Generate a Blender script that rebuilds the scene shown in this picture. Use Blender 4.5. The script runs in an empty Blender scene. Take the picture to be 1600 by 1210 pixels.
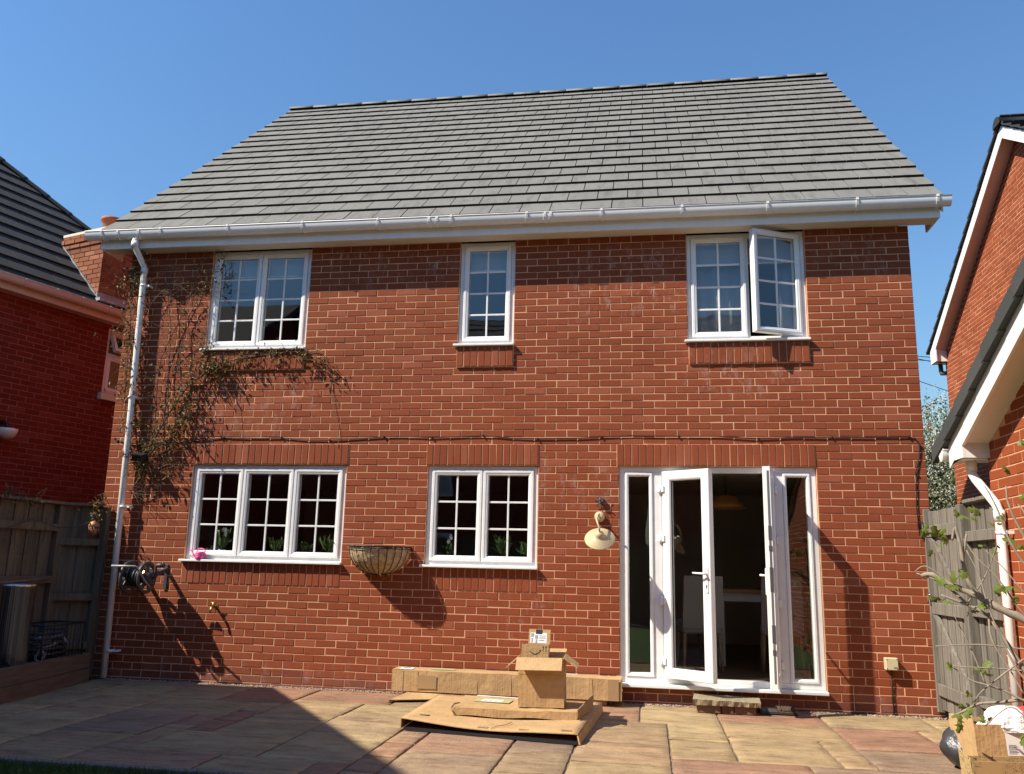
import bpy, math, random
import numpy as np
from mathutils import Matrix, Vector
random.seed(7)
R = math.radians
S = bpy.context.scene
COL = S.collection

# ------------------------------------------------------------------ camera, sky, sun, exposure
CAMP = Vector((5.99517, -8.70350, 1.27281))
CM = Matrix(((0.98767862, -0.15618578, 0.00984634),
             (0.15482853, 0.96606011, -0.20677522),
             (0.02278319, 0.20575196, 0.97833893)))      # columns: right, forward, up
FPX = 1325.06
cam = bpy.data.cameras.new('camera'); camo = bpy.data.objects.new('camera', cam); COL.objects.link(camo)
rt, fw, up = CM.col[0], CM.col[1], CM.col[2]
mw = Matrix.Identity(4)
for i in range(3):
    mw[i][0] = rt[i]; mw[i][1] = up[i]; mw[i][2] = -fw[i]; mw[i][3] = CAMP[i]
camo.matrix_world = mw
cam.sensor_fit = 'HORIZONTAL'; cam.sensor_width = 36.0; cam.lens = 36.0 * FPX / 1600
cam.clip_start = 0.05; cam.clip_end = 2000
S.camera = camo

SUNV = Vector((-1.8, -1.0, 2.1)).normalized()            # towards the sun
W = bpy.data.worlds.new('World'); S.world = W; W.use_nodes = True
wn = W.node_tree; wn.nodes.clear()
wo = wn.nodes.new('ShaderNodeOutputWorld'); wb = wn.nodes.new('ShaderNodeBackground'); sk = wn.nodes.new('ShaderNodeTexSky')
sk.sky_type = 'NISHITA'; sk.sun_disc = False
sk.sun_elevation = math.asin(SUNV.z); sk.sun_rotation = math.atan2(SUNV.x, SUNV.y)
sk.altitude = 50; sk.air_density = 2.0; sk.dust_density = 0.0; sk.ozone_density = 10.0
wb.inputs['Strength'].default_value = 0.086
tn = wn.nodes.new('ShaderNodeMix'); tn.data_type = 'RGBA'; tn.blend_type = 'MULTIPLY'; tn.inputs[0].default_value = 1; tn.inputs[7].default_value = (.88, .97, 1.11, 1)
wn.links.new(sk.outputs[0], tn.inputs[6]); wn.links.new(tn.outputs[2], wb.inputs[0]); wn.links.new(wb.outputs[0], wo.inputs[0])
sl = bpy.data.lights.new('sun', 'SUN'); sl.energy = 5.0; sl.angle = R(0.55); sl.color = (1.0, 0.91, 0.765)
so = bpy.data.objects.new('sun', sl); COL.objects.link(so); so.rotation_euler = SUNV.to_track_quat('Z', 'Y').to_euler(); so.location = (-10, -10, 20)
S.view_settings.view_transform = 'Standard'; S.view_settings.look = 'None'
S.view_settings.exposure = 0.69; S.view_settings.gamma = 1.0; S.view_settings.use_curve_mapping = False
S.render.engine = 'CYCLES'
S.cycles.max_bounces = 8; S.cycles.transparent_max_bounces = 16

# ------------------------------------------------------------------ helpers
def at(px, py, Y):                    # a photo pixel (1600x1210) carried to the real plane y = Y
    d = CM @ Vector(((px - 800) / FPX, 1, (605 - py) / FPX)); return CAMP + d * ((Y - CAMP.y) / d.y)
def atz(px, py, Z):
    d = CM @ Vector(((px - 800) / FPX, 1, (605 - py) / FPX)); return CAMP + d * ((Z - CAMP.z) / d.z)
def atx(px, py, X):
    d = CM @ Vector(((px - 800) / FPX, 1, (605 - py) / FPX)); return CAMP + d * ((X - CAMP.x) / d.x)
def project(p):
    q = CM.transposed() @ (Vector(p) - CAMP)
    if q.y < .1: return None
    return 800 + FPX * q.x / q.y, 605 - FPX * q.z / q.y, q.y

def tag(o, label=None, cat=None, group=None, kind=None):
    if label: o['label'] = label
    if cat: o['category'] = cat
    if group: o['group'] = group
    if kind: o['kind'] = kind
    return o
def empty(name, loc, label, cat, group=None):
    o = bpy.data.objects.new(name, None); COL.objects.link(o); o.location = loc; o.empty_display_size = .1
    return tag(o, label, cat, group)
def attach(o, parent):
    if parent is not None:
        o.parent = parent
        if parent.data is None and parent.parent is None:
            o.matrix_parent_inverse = Matrix.Translation(-Vector(parent.location))
    return o
def link(name, mesh, parent=None):
    o = bpy.data.objects.new(name, mesh); COL.objects.link(o); return attach(o, parent)

class MB:
    def __init__(s): s.v = []; s.f = []; s.m = Matrix.Identity(4); s.sm = []
    def pts(s, ps):
        b = len(s.v); s.v += [tuple(s.m @ Vector(p)) for p in ps]; return b
    def face(s, *ix, smooth=False): s.f.append(tuple(ix)); s.sm.append(smooth)
    def poly(s, ps):
        b = s.pts(ps); s.face(*range(b, b + len(ps))); return s
    def box(s, x0, x1, y0, y1, z0, z1):
        b = s.pts([(x0,y0,z0),(x1,y0,z0),(x1,y1,z0),(x0,y1,z0),(x0,y0,z1),(x1,y0,z1),(x1,y1,z1),(x0,y1,z1)])
        for q in ((0,3,2,1),(4,5,6,7),(0,1,5,4),(1,2,6,5),(2,3,7,6),(3,0,4,7)): s.face(*[b+i for i in q])
        return s
    def cbox(s, x0, x1, y0, y1, z0, z1, c=.004):          # box with chamfered edges
        b = s.pts([])
        P = []
        for z, e in ((z0, c), (z0 + c, 0), (z1 - c, 0), (z1, c)):
            P.append([(x0+c+e*0, y0+e, z), (x1-c, y0+e, z), (x1-e, y0+c, z), (x1-e, y1-c, z), (x1-c, y1-e, z), (x0+c, y1-e, z), (x0+e, y1-c, z), (x0+e, y0+c, z)])
        b = s.pts([p for l in P for p in l])
        for k in range(3):
            for i in range(8):
                j = (i + 1) % 8; s.face(b+k*8+i, b+k*8+j, b+k*8+8+j, b+k*8+8+i)
        s.face(*[b + i for i in range(7, -1, -1)]); s.face(*[b + 24 + i for i in range(8)])
        return s
    def hexa(s, p):                                       # eight corners: bottom ring, top ring
        b = s.pts(p)
        for q in ((0,3,2,1),(4,5,6,7),(0,1,5,4),(1,2,6,5),(2,3,7,6),(3,0,4,7)): s.face(*[b+i for i in q])
        return s
    def prism(s, poly, d):                                # closed polygon extruded by d
        n = len(poly); d = Vector(d); b = s.pts(list(poly) + [tuple(Vector(p) + d) for p in poly])
        s.face(*[b + i for i in range(n - 1, -1, -1)]); s.face(*[b + n + i for i in range(n)])
        for i in range(n):
            j = (i + 1) % n; s.face(b+i, b+j, b+n+j, b+n+i)
        return s
    def tube(s, pts, r, n=8, caps=True):
        pts = [Vector(p) for p in pts]; rs = r if isinstance(r, (list, tuple)) else [r] * len(pts)
        prev = None; rings = []
        for i, p in enumerate(pts):
            t = (pts[min(i+1, len(pts)-1)] - pts[max(i-1, 0)])
            t = t.normalized() if t.length > 1e-9 else Vector((0,0,1))
            if prev is None:
                a = Vector((0,0,1)) if abs(t.z) < .9 else Vector((1,0,0)); x = t.cross(a).normalized()
            else:
                x = prev - t * prev.dot(t)
                x = x.normalized() if x.length > 1e-6 else t.orthogonal().normalized()
            prev = x; y = t.cross(x)
            rings.append(s.pts([p + (x * math.cos(2*math.pi*k/n) + y * math.sin(2*math.pi*k/n)) * rs[i] for k in range(n)]))
        for a, b in zip(rings, rings[1:]):
            for k in range(n):
                j = (k + 1) % n; s.face(a+k, a+j, b+j, b+k, smooth=True)
        if caps:
            s.face(*[rings[0] + k for k in range(n - 1, -1, -1)]); s.face(*[rings[-1] + k for k in range(n)])
        return s
    def lathe(s, prof, o=(0,0,0), n=20, a0=0, a1=2*math.pi):   # prof: (r, z)
        o = Vector(o); full = abs(a1 - a0 - 2*math.pi) < 1e-6; m = n if full else n + 1; rings = []
        for r, z in prof:
            rings.append(s.pts([o + Vector((r*math.cos(a0+(a1-a0)*k/n), r*math.sin(a0+(a1-a0)*k/n), z)) for k in range(m)]))
        for a, b in zip(rings, rings[1:]):
            for k in range(n):
                j = (k + 1) % m; s.face(a+k, a+j, b+j, b+k, smooth=True)
        return s
    def ring(s, x0, x1, z0, z1, prof):                     # mitred rectangular frame, prof: (inset, y)
        L = []
        for d, y in prof: L.append(s.pts([(x0+d,y,z0+d),(x1-d,y,z0+d),(x1-d,y,z1-d),(x0+d,y,z1-d)]))
        for a, b in zip(L, L[1:]):
            for k in range(4):
                j = (k + 1) % 4; s.face(a+k, a+j, b+j, b+k)
        return s
    def mesh(s, name, mat):
        me = bpy.data.meshes.new(name); me.from_pydata(s.v, [], s.f); 
        for p, q in zip(me.polygons, s.sm): p.use_smooth = q
        me.materials.append(mat); me.update(); return me
    def build(s, name, mat, parent=None): return link(name, s.mesh(name, mat), parent)

# ------------------------------------------------------------------ materials
def nt(name):
    m = bpy.data.materials.new(name); m.use_nodes = True; t = m.node_tree; t.nodes.clear()
    out = t.nodes.new('ShaderNodeOutputMaterial'); b = t.nodes.new('ShaderNodeBsdfPrincipled'); t.links.new(b.outputs[0], out.inputs[0])
    return m, t, b
def N(t, kind, **kw):
    n = t.nodes.new('ShaderNode' + kind)
    for k, v in kw.items():
        if k in n.inputs: n.inputs[k].default_value = v
        else: setattr(n, k, v)
    return n
def noise(t, scale, detail=4, rough=.55, vec=None):
    n = N(t, 'TexNoise'); n.inputs['Scale'].default_value = scale; n.inputs['Detail'].default_value = detail; n.inputs['Roughness'].default_value = rough
    if vec is not None: t.links.new(vec, n.inputs['Vector'])
    return n.outputs[0]
def ramp(t, fac, stops):
    r = N(t, 'ValToRGB'); e = r.color_ramp.elements
    while len(e) < len(stops): e.new(.5)
    for el, (p, c) in zip(e, stops): el.position = p; el.color = (*c, 1) if len(c) == 3 else c
    t.links.new(fac, r.inputs[0]); return r.outputs[0]
def mixc(t, fac, a, b, mode='MIX'):
    m = N(t, 'Mix', data_type='RGBA', blend_type=mode)
    for k, v in ((0, fac), (6, a), (7, b)):
        if hasattr(v, 'is_output'): t.links.new(v, m.inputs[k])
        else: m.inputs[k].default_value = v if k == 0 else (*v, 1)
    return m.outputs[2]
def mth(t, op, a, b=0.0, clamp=False):
    m = N(t, 'Math', operation=op, use_clamp=clamp)
    for k, v in ((0, a), (1, b)):
        if hasattr(v, 'is_output'): t.links.new(v, m.inputs[k])
        else: m.inputs[k].default_value = v
    return m.outputs[0]
def bump(t, b, h, strength=.3, dist=.002):
    n = N(t, 'Bump'); n.inputs['Strength'].default_value = strength; n.inputs['Distance'].default_value = dist
    t.links.new(h, n.inputs['Height']); t.links.new(n.outputs[0], b.inputs['Normal'])
def posn(t): return N(t, 'NewGeometry').outputs['Position']
def pieceid(t):                       # one random number for each piece, loose object or island of a joined mesh
    a = N(t, 'ObjectInfo').outputs['Random']; g = N(t, 'NewGeometry').outputs['Random Per Island']
    return mth(t, 'FRACT', mth(t, 'ADD', a, g))
def simple(name, col, rough=.5, metal=0.0, spec=.5, var=.0, vscale=8, bmp=0, bscale=60, bdist=.002):
    m, t, b = nt(name); b.inputs['Roughness'].default_value = rough; b.inputs['Metallic'].default_value = metal; b.inputs['Specular IOR Level'].default_value = spec
    if var:
        n = noise(t, vscale, 5, .6, posn(t)); c = ramp(t, n, [(.25, tuple(x*(1-var) for x in col)), (.75, tuple(min(1, x*(1+var)) for x in col))])
        t.links.new(c, b.inputs['Base Color'])
    else: b.inputs['Base Color'].default_value = (*col, 1)
    if bmp: bump(t, b, noise(t, bscale, 4, .6, posn(t)), bmp, bdist)
    return m

def stain_box(t, p, x0, x1, z0, z1, soft=.15):            # 0..1 mask of a soft rectangle on the facade
    sx = N(t, 'SeparateXYZ'); t.links.new(p, sx.inputs[0])
    def edge(v, lo, hi):
        a = N(t, 'MapRange'); a.inputs[1].default_value = lo - soft; a.inputs[2].default_value = lo + soft; t.links.new(v, a.inputs[0])
        c = N(t, 'MapRange'); c.inputs[1].default_value = hi + soft; c.inputs[2].default_value = hi - soft; t.links.new(v, c.inputs[0])
        return mth(t, 'MULTIPLY', a.outputs[0], c.outputs[0])
    return mth(t, 'MULTIPLY', edge(sx.outputs[0], x0, x1), edge(sx.outputs[2], z0, z1))
def brick_mat(name, c0, c1, stains=False, stain_amt=.5):
    m, t, b = nt(name); p = posn(t); r = pieceid(t)
    pale = tuple(x*1.07 + .012 for x in c1)
    col = ramp(t, r, [(0, c0), (.5, tuple((x+y)/2 for x, y in zip(c0, c1))), (.90, c1), (.93, pale), (1, pale)])
    n1 = noise(t, 1.3, 3, .5, p); col = mixc(t, .38, col, ramp(t, n1, [(.3, (.80,.80,.80)), (.7, (1.12,1.1,1.08))]), 'MULTIPLY')
    n2 = noise(t, 90, 4, .7, p); col = mixc(t, .45, col, ramp(t, n2, [(.25, (.72,.72,.72)), (.75, (1.18,1.16,1.14))]), 'MULTIPLY')
    if stains:
        # pale lime bloom in patches of its own, stronger round a few joints
        mp = N(t, 'Mapping'); mp.inputs['Scale'].default_value = (9, 9, 5.0); t.links.new(p, mp.inputs[0])
        s1 = noise(t, 1.0, 9, .78, mp.outputs[0])
        msk = ramp(t, s1, [(.52, (0,0,0)), (.66, (1,1,1))])
        areas = None
        for a in ((7.7,8.5,4.3,4.8), (6.35,7.5,3.0,3.42), (5.2,6.4,3.9,4.7), (4.6,5.0,.45,1.05), (2.4,4.0,4.35,4.8), (.6,8.7,0.0,.16), (1.0,2.4,2.55,3.3), (4.8,5.7,1.9,2.3)):
            k = stain_box(t, p, *a); areas = k if areas is None else mth(t, 'MAXIMUM', areas, k)
        f = mth(t, 'MULTIPLY', mth(t, 'ADD', mth(t, 'MULTIPLY', areas, .42), .03), msk)
        col = mixc(t, f, col, (.47, .36, .32))
        low = stain_box(t, p, -1, 10, -.5, .10, .07); lown = mth(t, 'MULTIPLY', low, ramp(t, noise(t, 6, 4, .6, p), [(.2, (.3,.3,.3)), (.7, (1,1,1))]))
        col = mixc(t, mth(t, 'MULTIPLY', lown, .6), col, (.12, .075, .07))
    t.links.new(col, b.inputs['Base Color']); b.inputs['Roughness'].default_value = .82; b.inputs['Specular IOR Level'].default_value = .25
    bump(t, b, noise(t, 150, 5, .7, p), .35, .002)
    return m
M = {}
M['brick'] = brick_mat('red brick', (.232, .053, .0190), (.268, .0655, .0245), True)
M['mortar'] = simple('pink mortar', (.62, .35, .205), .95, var=.26, vscale=2.2, bmp=.5, bscale=140)
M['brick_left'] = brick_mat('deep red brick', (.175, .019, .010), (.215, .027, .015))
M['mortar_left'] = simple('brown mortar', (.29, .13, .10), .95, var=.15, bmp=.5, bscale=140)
M['brick_far'] = brick_mat('orange red brick', (.25, .055, .016), (.31, .074, .025))
M['brick_chim'] = brick_mat('chimney brick', (.20, .062, .028), (.31, .115, .055))
M['mortar_chim'] = simple('chimney mortar', (.58, .44, .32), .95, var=.15)
def tile_mat(name, c0, c1, grime=(.05,.05,.045), amt=.55, weath=True):
    m, t, b = nt(name); p = posn(t); r = pieceid(t)
    col = ramp(t, r, [(0, c0), (1, c1)])
    n1 = noise(t, 1.1, 4, .6, p); col = mixc(t, .5, col, ramp(t, n1, [(.3, (.84,.84,.85)), (.7, (1.1,1.1,1.07))]), 'MULTIPLY')
    n2 = noise(t, 120, 4, .75, p); col = mixc(t, .5, col, ramp(t, n2, [(.3, (.75,.75,.75)), (.7, (1.15,1.15,1.15))]), 'MULTIPLY')
    if weath:
        mp = N(t, 'Mapping'); mp.inputs['Scale'].default_value = (5, 1.3, 1.3); t.links.new(p, mp.inputs[0])
        g = ramp(t, noise(t, 1.6, 7, .72, mp.outputs[0]), [(.50, (0,0,0)), (.74, (1,1,1))])
        col = mixc(t, mth(t, 'MULTIPLY', g, amt), col, grime)
        sp = ramp(t, noise(t, 38, 3, .6, p), [(.72, (0,0,0)), (.78, (1,1,1))])
        col = mixc(t, mth(t, 'MULTIPLY', sp, .35), col, (.42, .42, .36))
    t.links.new(col, b.inputs['Base Color']); b.inputs['Roughness'].default_value = .85; b.inputs['Specular IOR Level'].default_value = .3
    bump(t, b, noise(t, 200, 4, .7, p), .4, .002); return m
M['tile'] = tile_mat('grey concrete tile', (.180, .174, .158), (.198, .191, .174), amt=.62)
M['tile_dark'] = tile_mat('slate grey tile', (.034, .035, .037), (.046, .047, .049), amt=.3)
M['tile_green'] = tile_mat('dark grey verge tile', (.050, .054, .053), (.068, .070, .068), amt=.2)
M['ridge'] = tile_mat('ridge tile', (.17, .165, .15), (.22, .215, .19))
M['tile_edge'] = simple('shadow black tile edge', (.012, .012, .010), .95)  # shadow gap under each tile course, painted black on the front edge
M['underlay'] = simple('roof underlay', (.015, .015, .015), .9)
M['upvc'] = simple('white window plastic', (.79, .79, .785), .32, var=.07, vscale=7)
def brushed():
    m, t, b = nt('brushed stainless steel'); p = posn(t); mp = N(t, 'Mapping'); mp.inputs['Scale'].default_value = (34, 34, .25); t.links.new(p, mp.inputs[0])
    n = noise(t, 1.0, 3, .6, mp.outputs[0]); b.inputs['Metallic'].default_value = 1; b.inputs['Roughness'].default_value = .13
    t.links.new(ramp(t, n, [(.3, (.45,.42,.38)), (.7, (.75,.70,.64))]), b.inputs['Base Color']); bump(t, b, n, .45, .02); return m
def dirty_white():
    m, t, b = nt('weathered white plastic'); p = posn(t)
    mp = N(t, 'Mapping'); mp.inputs['Scale'].default_value = (4, 4, 1.2); t.links.new(p, mp.inputs[0])
    g = ramp(t, noise(t, 2.2, 7, .7, mp.outputs[0]), [(.42, (0,0,0)), (.75, (1,1,1))])
    col = mixc(t, mth(t, 'MULTIPLY', g, .16), (.85, .84, .82), (.46, .43, .37))
    t.links.new(col, b.inputs['Base Color']); b.inputs['Roughness'].default_value = .45; return m
M['fascia'] = dirty_white()
M['white'] = simple('white painted board', (.80, .79, .76), .4, var=.04)
M['cream'] = simple('cream soffit', (.72, .66, .56), .5, var=.04)
M['peach'] = simple('white plastic tinted by bounce light', (.66, .50, .43), .45, var=.05)  # white eaves plastic with light bounced off red brick mixed into the colour
M['interior'] = simple('interior paint', (.60, .54, .46), .9)
M['floorwood'] = simple('interior floor', (.20, .11, .06), .4)
def glass_mat():
    m = bpy.data.materials.new('window glass'); m.use_nodes = True; t = m.node_tree; t.nodes.clear()
    out = t.nodes.new('ShaderNodeOutputMaterial'); tr = N(t, 'BsdfTransparent'); gl = N(t, 'BsdfGlossy'); mx = N(t, 'MixShader'); fr = N(t, 'Fresnel')
    tr.inputs[0].default_value = (.93, .95, .94, 1); gl.inputs['Roughness'].default_value = .0; gl.inputs[0].default_value = (.95, .97, 1, 1)
    bf = N(t, 'NewGeometry').outputs['Backfacing']; mr = N(t, 'MapRange'); mr.inputs[3].default_value = 1.66; mr.inputs[4].default_value = 1/1.66; t.links.new(bf, mr.inputs[0]); t.links.new(mr.outputs[0], fr.inputs['IOR'])
    bp = N(t, 'Bump'); bp.inputs['Strength'].default_value = .06; bp.inputs['Distance'].default_value = .02
    t.links.new(noise(t, 2.5, 1, .4, posn(t)), bp.inputs['Height']); t.links.new(bp.outputs[0], gl.inputs['Normal'])
    t.links.new(fr.outputs[0], mx.inputs[0]); t.links.new(tr.outputs[0], mx.inputs[1]); t.links.new(gl.outputs[0], mx.inputs[2]); t.links.new(mx.outputs[0], out.inputs[0]); return m
M['glass'] = glass_mat()
def stone_mat():
    m, t, b = nt('riven sandstone'); p = posn(t); r = pieceid(t)
    col = ramp(t, r, [(0, (.355,.25,.14)), (.16, (.40,.30,.165)), (.30, (.345,.25,.14)), (.42, (.335,.255,.145)), (.54, (.33,.19,.118)), (.66, (.27,.14,.095)), (.76, (.32,.195,.128)), (.88, (.39,.285,.16)), (1, (.24,.165,.125))])
    att = N(t, 'Attribute', attribute_name='slab', attribute_type='OBJECT'); 
    off = N(t, 'VectorMath', operation='ADD'); cm = N(t, 'CombineXYZ')
    t.links.new(mth(t, 'MULTIPLY', r, 37.0), cm.inputs[0]); t.links.new(mth(t, 'MULTIPLY', r, 91.0), cm.inputs[1]); t.links.new(p, off.inputs[0]); t.links.new(cm.outputs[0], off.inputs[1])
    q = off.outputs[0]
    n1 = noise(t, 2.6, 9, .72, q); col = mixc(t, .9, col, ramp(t, n1, [(.3, (.72,.68,.66)), (.5, (1,1,1)), (.72, (1.22,1.2,1.12))]), 'MULTIPLY')
    wv = N(t, 'TexWave', wave_type='RINGS'); wv.inputs['Scale'].default_value = .55; wv.inputs['Distortion'].default_value = 9; wv.inputs['Detail'].default_value = 4; t.links.new(q, wv.inputs[0])
    col = mixc(t, .22, col, ramp(t, wv.outputs[1], [(.2, (.70,.62,.55)), (.6, (1.15,1.12,1.05))]), 'MULTIPLY')
    n2 = noise(t, 60, 4, .7, p); col = mixc(t, .5, col, ramp(t, n2, [(.3, (.72,.72,.72)), (.7, (1.16,1.16,1.16))]), 'MULTIPLY')
    mpv = N(t, 'Mapping'); mpv.inputs['Scale'].default_value = (2.2, 7, 5); t.links.new(q, mpv.inputs[0])
    vein = noise(t, 1.6, 8, .72, mpv.outputs[0]); col = mixc(t, .75, col, ramp(t, vein, [(.36, (.55,.48,.42)), (.48, (.95,.95,.95)), (.62, (1.18,1.16,1.10))]), 'MULTIPLY')
    spk = ramp(t, noise(t, 26, 5, .75, p), [(.62, (0,0,0)), (.74, (1,1,1))]); col = mixc(t, mth(t, 'MULTIPLY', spk, .45), col, (.10, .085, .06))
    al = ramp(t, noise(t, .9, 6, .65, p), [(.52, (0,0,0)), (.75, (1,1,1))]); col = mixc(t, mth(t, 'MULTIPLY', al, .35), col, (.13, .13, .075))
    t.links.new(col, b.inputs['Base Color']); b.inputs['Roughness'].default_value = .8; b.inputs['Specular IOR Level'].default_value = .3
    h = mth(t, 'ADD', mth(t, 'MULTIPLY', noise(t, 7, 8, .68, q), 1.0), mth(t, 'ADD', mth(t, 'MULTIPLY', wv.outputs[1], .25), mth(t, 'MULTIPLY', vein, .9))); bump(t, b, h, .9, .02)
    return m
M['stone'] = stone_mat()
M['joint'] = simple('jointing sand', (.22, .165, .115), .95, var=.4, vscale=20, bmp=.6, bscale=200)
M['gravel'] = simple('gravel', (.34, .28, .22), .9, var=.5, vscale=45)
M['grass'] = simple('lawn', (.06, .11, .025), .9, var=.35, vscale=30)
M['earth'] = simple('soil', (.05, .035, .025), .95, var=.3)
def wood_mat(name, c0, c1, sc=(30, 30, 2.0), amt=.8):
    m, t, b = nt(name); p = posn(t); r = pieceid(t)
    mp = N(t, 'Mapping'); mp.inputs['Scale'].default_value = sc; t.links.new(p, mp.inputs[0])
    off = N(t, 'VectorMath', operation='ADD'); t.links.new(mp.outputs[0], off.inputs[0])
    cm = N(t, 'CombineXYZ'); t.links.new(mth(t, 'MULTIPLY', r, 53.0), cm.inputs[2]); t.links.new(cm.outputs[0], off.inputs[1])
    n = noise(t, 1.0, 6, .65, off.outputs[0]); col = ramp(t, n, [(.25, c0), (.75, c1)])
    col = mixc(t, amt, col, ramp(t, r, [(0, (.72,.70,.68)), (1, (1.15,1.13,1.1))]), 'MULTIPLY')
    t.links.new(col, b.inputs['Base Color']); b.inputs['Roughness'].default_value = .85; bump(t, b, n, .5, .004); return m
M['fence'] = wood_mat('weathered fence timber', (.085, .064, .042), (.205, .158, .105))
M['greywood'] = wood_mat('silver grey timber', (.085, .076, .064), (.27, .245, .205))
M['sleeper'] = wood_mat('brown sleeper timber', (.10, .065, .04), (.22, .155, .10), (3, 3, 30))
def card_mat(name, c):
    m, t, b = nt(name); p = posn(t); mp = N(t, 'Mapping'); mp.inputs['Scale'].default_value = (60, 60, 1.5); t.links.new(p, mp.inputs[0])
    n = noise(t, 5.0, 6, .7, p); col = mixc(t, .8, c, ramp(t, n, [(.3, (.78,.75,.72)), (.7, (1.12,1.10,1.07))]), 'MULTIPLY')
    sc_ = ramp(t, noise(t, 22, 6, .8, p), [(.60, (0,0,0)), (.70, (1,1,1))]); col = mixc(t, mth(t, 'MULTIPLY', sc_, .30), col, (.62, .47, .29))
    dk_ = ramp(t, noise(t, 9, 5, .75, p), [(.60, (0,0,0)), (.72, (1,1,1))]); col = mixc(t, mth(t, 'MULTIPLY', dk_, .35), col, (.25, .15, .07))
    t.links.new(col, b.inputs['Base Color']); b.inputs['Roughness'].default_value = .75; b.inputs['Specular IOR Level'].default_value = .25
    bump(t, b, mth(t, 'ADD', noise(t, 1.0, 2, .5, mp.outputs[0]), mth(t, 'MULTIPLY', noise(t, 6, 4, .6, p), 5.0)), .5, .006); return m
M['card'] = card_mat('brown cardboard', (.47, .31, .155))
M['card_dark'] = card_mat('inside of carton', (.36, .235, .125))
M['tape'] = simple('packing tape', (.36, .235, .12), .3)
M['paper'] = simple('white paper label', (.80, .80, .78), .6)
M['paper_grey'] = simple('printed grey', (.30, .30, .32), .6)
M['green_print'] = simple('pale green print', (.36, .38, .19), .7)
M['ink'] = simple('black ink', (.02, .02, .02), .6)
M['black'] = simple('black plastic', (.015, .016, .018), .45)
M['darkgrey'] = simple('dark grey plastic', (.055, .055, .06), .5)
M['blackmetal'] = simple('black coated wire', (.012, .012, .012), .5)
M['greymetal'] = simple('grey coated tube', (.32, .33, .34), .4)
M['steel'] = brushed()
M['steel_dull'] = simple('galvanised lock strip', (.42, .42, .42), .35, .9)
M['lead'] = simple('lead flashing', (.34, .35, .37), .5, .3, var=.3, vscale=14, bmp=.6, bscale=18, bdist=.02)
M['terracotta'] = simple('terracotta', (.40, .13, .06), .8, var=.1)
M['airbrick'] = simple('air brick clay', (.26, .062, .04), .8)
M['brass'] = simple('tarnished brass', (.42, .29, .10), .35, .9, var=.3, vscale=60)
M['copper'] = simple('copper sheet', (.40, .19, .11), .55, .6, var=.3)
M['pink'] = simple('pink plastic', (.86, .10, .32), .35)
M['lampcream'] = simple('cream enamel', (.56, .45, .27), .35, var=.06)
M['binbag'] = simple('grey black polythene', (.040, .042, .047), .36, var=.25, vscale=6, bmp=.5, bscale=11, bdist=.03)
M['coir'] = simple('coir liner', (.46, .34, .20), .95, var=.45, vscale=28, bmp=.5, bscale=60, bdist=.006)
M['box_cream'] = simple('cream plastic box', (.54, .48, .30), .45)
def leaf_mat(name, c0, c1, tr=.3):
    m = bpy.data.materials.new(name); m.use_nodes = True; t = m.node_tree; t.nodes.clear(); out = t.nodes.new('ShaderNodeOutputMaterial')
    b = N(t, 'BsdfPrincipled'); b.inputs['Roughness'].default_value = .5; b.inputs['Specular IOR Level'].default_value = .35
    tl = N(t, 'BsdfTranslucent'); mx = N(t, 'MixShader'); mx.inputs[0].default_value = tr
    g = N(t, 'NewGeometry').outputs['Random Per Island']; c = ramp(t, g, [(0, c0), (1, c1)])
    t.links.new(c, b.inputs[0]); t.links.new(c, tl.inputs[0]); t.links.new(b.outputs[0], mx.inputs[1]); t.links.new(tl.outputs[0], mx.inputs[2]); t.links.new(mx.outputs[0], out.inputs[0]); return m
M['climber_leaf'] = leaf_mat('bronze climber leaf', (.085, .054, .018), (.20, .145, .042))
M['fig_leaf'] = leaf_mat('young fig leaf', (.09, .135, .025), (.20, .26, .055), .4)
M['house_leaf'] = leaf_mat('house plant leaf', (.05, .10, .025), (.12, .20, .05))
M['tree_leaf'] = leaf_mat('hawthorn leaf', (.06, .10, .025), (.14, .19, .06))
M['blossom'] = leaf_mat('cream blossom', (.48, .48, .37), (.70, .69, .60))
M['bark_fig'] = simple('fig bark', (.25, .215, .165), .8, var=.3, vscale=18, bmp=.5, bscale=50)
M['bark'] = simple('brown bark', (.10, .065, .045), .9, var=.35, vscale=25)
M['twig'] = simple('pale dry twig', (.21, .155, .115), .9, var=.3, vscale=25)
M['fabric'] = simple('grey upholstery', (.30, .28, .265), .9)
M['oak'] = simple('oak table top', (.36, .22, .11), .5, var=.15, vscale=20)
M['whitewood'] = simple('white painted wood', (.60, .60, .57), .5)
M['curtain'] = simple('pale curtain', (.34, .35, .38), .9)
M['blind'] = simple('roller blind', (.36, .37, .39), .9)
M['petal'] = simple('white petal', (.78, .79, .72), .6)
M['pot_red'] = simple('red pot', (.25, .04, .03), .5)
M['plaster'] = simple('sandstone step slab', (.27, .215, .135), .9, var=.3, vscale=14, bmp=.8, bscale=30, bdist=.01)
M['brick_step'] = brick_mat('brown step brick', (.14, .075, .048), (.19, .11, .075))

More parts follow.
